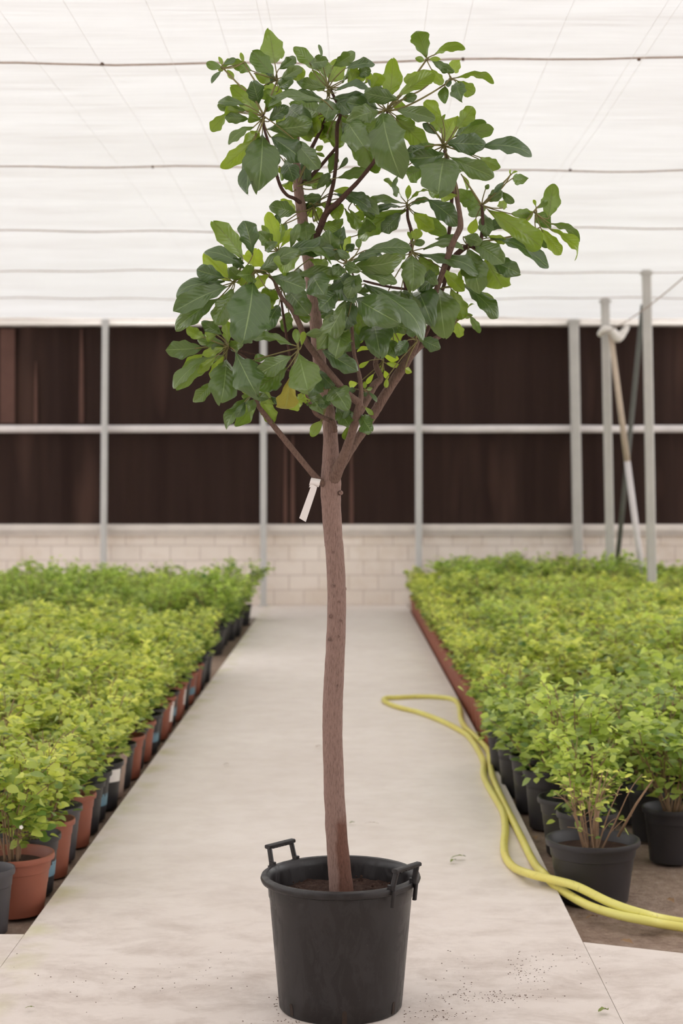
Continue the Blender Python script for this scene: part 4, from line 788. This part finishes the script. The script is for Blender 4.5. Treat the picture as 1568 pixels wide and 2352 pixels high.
EDGE = ['black', 'terracotta', 'grey', 'terracotta', 'black', 'black', 'black', 'tan', 'black', 'terracotta', 'black', 'terracotta', 'black', 'black', 'terracotta', 'terracotta', 'black', 'terracotta', 'terracotta', 'black', 'terracotta', 'black', 'terracotta', 'black', 'black', 'black']
Y = 6.71
for k, c in enumerate(EDGE):
    x = -1.362+0.01*math.sin(k*2.3)
    r = shrub(x, Y, c, LIME, 'lime green shrub in %s pot, %s behind corner pot on left path edge' % (CN[c], ORD[k] if k else 'first'), 'shrubs along the left path edge', 1000+k, 1.0 if k not in (0, 3, 4) else 0.9)
    a = math.radians(-75)
    if k in (0, 5, 12, 16, 20): pot_sticker(r, 0.135, 0.245, math.radians(-110), math.radians(20), 0.075, 0.135, M['blue_label'], 'pot_label')
    if k in (6, 15, 18): pot_sticker(r, 0.155, 0.245, math.radians(-60), math.radians(-25), 0.15 if k == 6 else 0.08, 0.215, M['white'], 'pot_label')
    Y += 0.292 if k < 8 else 0.283
# left bed: rows behind
def inview(x, Y, m=0.22): return -PX/F*Y-m < x < (1568-PX)/F*Y+m
s = 5000; rg = random.Random(9)
Y = 6.35
while Y < 13.9:
    i = 1
    while True:
        x = -1.362-0.355*i; i += 1
        if not inview(x, Y): break
        s += 1; shrub(x+rg.uniform(-.03, .03), Y+rg.uniform(-.04, .04)+(0.14 if i % 2 else 0), rg.choice(['black', 'terracotta']), LIME, 'lime green leafy shrub inside the near left block, away from the path', 'lime shrubs filling the left bed', s, rg.uniform(1.05, 1.2), False)
    Y += 0.36
Y = 16.1; k = 0
while Y < 19.4:
    i = 0
    while True:
        x = -1.42-0.47*i; i += 1
        if not inview(x, Y, 0.3): break
        s += 1
        if i == 1: lb, gr = 'taller mid green shrub on the path side of far left block, %s one' % (ORD[k] if k else 'first'), 'darker shrubs at the far end of the left bed'
        else: lb, gr = 'taller mid green shrub in the far left block, before the back wall', 'darker shrubs at the far end of the left bed'
        shrub(x+rg.uniform(-.05, .05), Y+rg.uniform(-.06, .06), 'black', DARK if rg.random() < 0.7 else GREEN, lb, gr, s, rg.uniform(0.9, 1.16), i == 1)
    Y += 0.46; k += 1

# right bed
squat = pot_mesh(0.194, 0.25, 'black', 48)
SP = shrub_mesh(400, 0.20, 0.56, 0.20, 75, 0.036, M['lime_leaf'], nstem=12, young=0.7, bare=0.3, lean=0.2, lowr=0)
root = empty('potted_shrub', (0.970, 6.60, DZ), 0.4); tag(root, 'sparse half-bare shrub in the squat black pot nearest the hose', 'shrub')
link('pot', squat, root); link('soil', soil_mesh(0.194, 0.25), root); link('stem', SP[0], root); link('foliage', SP[1], root)
mb = MB(); mb.tube([Vector((0.10, -0.02, 0.26)), Vector((0.17, -0.05, 0.40)), Vector((0.235, -0.06, 0.50))], [0.006, 0.005, 0.003], 6)
mb.tube([Vector((0.0, 0.0, 0.2)), Vector((0.01, 0.0, 0.32)), Vector((0.02, 0.0, 0.36))], [0.011, 0.010, 0.008], 8); b_ = mb.build('cut_branch', M['stem'], root); b_.rotation_euler = (0, 0, -0.4)
NEAR = [(1.0, 6.96, 'n2', 'black', 'second'), (1.0, 7.42, 'wide', 'black', 'third'), (0.96, 7.98, 'n', 'black', 'fourth'), (0.935, 8.40, 'n', 'black', 'fifth'), (0.90, 8.82, 'n', 'black', 'sixth'), (0.88, 9.25, 'n', 'black', 'seventh')]
wide = pot_mesh(0.165, 0.26, 'black', 40); tallp = pot_mesh(0.135, 0.29, 'black', 32)
for k, (x, Y, wd, c, od) in enumerate(NEAR):
    shrub(x, Y, c, GREEN, 'bushy green shrub in black pot, %s pot along right path edge from near end' % od, 'shrubs in black pots along the right path edge', 7000+k, (0.8, 1.12, 1.1, 1.1, 1.05, 1.0)[k], pot=wide if wd == 'wide' else tallp)
Y = 7.30; k = 0
while Y < 9.4:
    i = 1
    while True:
        x = 1.0+0.40*i; i += 1
        if not inview(x, Y, 0.3): break
        s += 1; lb = 'green shrub in a black pot inside the near right block, away from the path'
        shrub(x+rg.uniform(-.03, .03), Y+rg.uniform(-.04, .04)+(0.12 if i % 2 else 0), 'black', GREEN, lb, 'green shrubs filling the near right block', s, rg.uniform(1.1, 1.25), Y < 7.6)
    Y += 0.42; k += 1
tp_ = pot_mesh(0.15, 0.27, 'terracotta', 32)
Y = 9.75; k = 0
while Y < 20.6:
    sp = 0.345
    x0 = edge_r(Y)+0.128
    shrub(x0, Y, 'terracotta', LIME, 'lime green shrub, %s of the terracotta pot row on right path edge' % (ORD[k] if k else 'first'), 'terracotta pots along the right path edge', 8000+k, 0.95, pot=tp_)
    Y += sp; k += 1
Y = 10.35
while Y < 20.6:
    x0 = edge_r(Y)+0.128; i = 1
    while True:
        x = x0+0.44*i; i += 1
        if not inview(x, Y, 0.3): break
        s += 1; far = Y > 18.5 and x < 3.3; big_ = far and rg.random() < 0.7
        shrub(x+rg.uniform(-.05, .05), Y+rg.uniform(-.05, .05)+(0.2 if i % 2 else 0), 'terracotta', DARK if (big_ and rg.random() < 0.5) else (LIME if rg.random() < 0.65 else GREEN),
              'taller rounded green shrub at the far end of the right bed' if big_ else 'lime green shrub in the long right bed behind the terracotta row',
              'tall shrubs at the far end of the right bed' if big_ else 'lime shrubs filling the right bed', s, rg.uniform(1.25, 1.35) if big_ else rg.uniform(1.08, 1.28), False)
    Y += 0.43

# ------------------------------------------------------------------ hose
HP = [(2600, 2290), (1900, 2168), (1568, 2119), (1473, 2098), (1398, 2072), (1324, 2036), (1267, 2020), (1219, 2008), (1181, 1993), (1161, 1968), (1157, 1940), (1160, 1905), (1156, 1869), (1143, 1843), (1119, 1802), (1110, 1778), (1110, 1752), (1097, 1722), (1076, 1692), (1050, 1674), (1012, 1655), (961, 1636), (920, 1626), (894, 1617), (881, 1608), (888, 1603), (915, 1602), (960, 1600), (1003, 1601), (1040, 1606), (1054, 1622), (1058, 1650), (1068, 1670), (1088, 1688), (1119, 1722), (1124, 1745), (1131, 1785), (1159, 1848), (1192, 1914), (1225, 1980), (1248, 2006), (1281, 2039), (1347, 2078), (1413, 2100), (1479, 2114), (1568, 2130), (1900, 2178), (2600, 2300)]
pts = []; HR = 0.0175
for i, (x, y) in enumerate(HP):
    z = HR*0.97; g0 = ground(x, y, z)
    if g0.x > 0.83 and g0.y < 7: g0 = ground(x, y, DZ+HR*0.97)
    pts.append(g0)
for i, hx in enumerate(HP):                         # where it passes before the squat pot it spans from the slab down to the dirt
    if 1205 < hx[0] < 1480 and hx[1] > 2000:
        f = min(1, max(0, (hx[0]-1215)/240)); Yd = (6.66-0.10*min(1, max(0, (hx[0]-1278)/40)) if i > 30 else 6.60)-0.46*f
        if i > 30: Yd = min(Yd, ground(*hx, DZ+HR).y)
        pts[i] = at(hx[0], hx[1], Yd)
p, r = spline(pts, [HR]*len(pts), 7)
mb = MB(); mb.tube(p, r, 14); tag(mb.build('garden_hose', M['hose']), 'yellow garden hose doubled back in a long loop along the right path edge', 'hose')

# ------------------------------------------------------------------ litter
def litter(x, y, L, rot, mat, label, W=0.5, z=0.012, n=1):
    q = ground(x, y, z); mb = MB(); o = empty('x', (0, 0, 0)); bpy.data.objects.remove(o)
    mb.leaf(Vector((-L/2, 0, 0)), Vector((1, 0, 0.05)), Vector((0, 0.15, 1)), L, L*W, 0.25, 0.10, 0.10, 0.5, 8, 2)
    ob = mb.build('fallen_leaf', M[mat]); ob.location = q; ob.rotation_euler = (0, 0, rot)
    return tag(ob, label, 'leaf')
litter(1385, 2322, 0.040, 0.5, 'litter_green', 'green fallen leaf lying on concrete near the bottom right corner', 0.8)
litter(68, 2315, 0.030, 0.2, 'litter_green', 'small green leaf scrap on concrete at the bottom left corner', 0.4)
litter(1052, 1970, 0.070, 0.3, 'litter_green', 'olive leaf scrap lying right of the tub beside the hose', 0.35)
litter(1040, 1978, 0.045, 1.0, 'litter_green', 'small olive leaf scrap under the larger one right of the tub', 0.5)
litter(808, 1890, 0.030, 0.6, 'litter_green', 'small green leaf scrap just behind the tub beside the trunk', 0.7)
litter(852, 1893, 0.075, -0.1, 'litter_brown', 'thin brown leaf lying behind the tub right of the trunk', 0.12)
litter(519, 1756, 0.035, 0.4, 'litter_brown', 'brown leaf scrap in the middle of the path left of the trunk', 0.5)
litter(730, 1715, 0.045, 0.8, 'litter_brown', 'pale brown leaf scrap close left of the trunk on the path', 0.4)
rg = random.Random(21)
for k, (x, y) in enumerate(((1358, 2108), (1440, 2110), (1540, 2070), (1230, 1925), (1510, 1975), (1440, 2165))):
    litter(x, y, 0.055, rg.uniform(0, 3), 'litter_brown' if k != 4 else 'litter_green', ['brown curled leaf on the dirt just below the hose', 'pale brown leaf on the dirt touching the hose from below', 'brown curled leaf on the dirt at the right edge above the hose', 'brown leaf on the dirt left of the squat black pot', 'green leaf scrap on the dirt right of the squat black pot', 'pale leaf on the dirt near the concrete at the lower right'][k], 0.5, DZ+0.010)
mb = MB()
for (cx, cy, sx, sy, n) in ((1205, 2235, 45, 40, 90), (395, 2166, 35, 10, 45), (1100, 2290, 160, 12, 120), (1000, 2330, 90, 14, 80), (640, 2310, 10, 20, 25), (730, 2345, 120, 6, 40), (1300, 2200, 100, 60, 40), (250, 2250, 200, 60, 60), (500, 2200, 120, 100, 40), (1040, 2240, 60, 60, 40)):
    for k in range(n):
        q = ground(cx+rg.gauss(0, sx*0.6), cy+rg.gauss(0, sy*0.6)); 
        if not (-3 < q.x < 3 and 4.6 < q.y < 5.7 and (q-Vector((-0.048, TY, 0))).length > 0.2): continue
        s_ = rg.uniform(0.0008, 0.0028); mb.lathe([(0, 0), (s_, 0.0005), (s_*0.7, s_*0.6), (0, s_*0.8)], 5, q)
tag(mb.build('soil_crumb', M['crumb'], smooth=False), 'dark soil crumbs scattered on the concrete round the black tub', 'soil', kind='stuff')
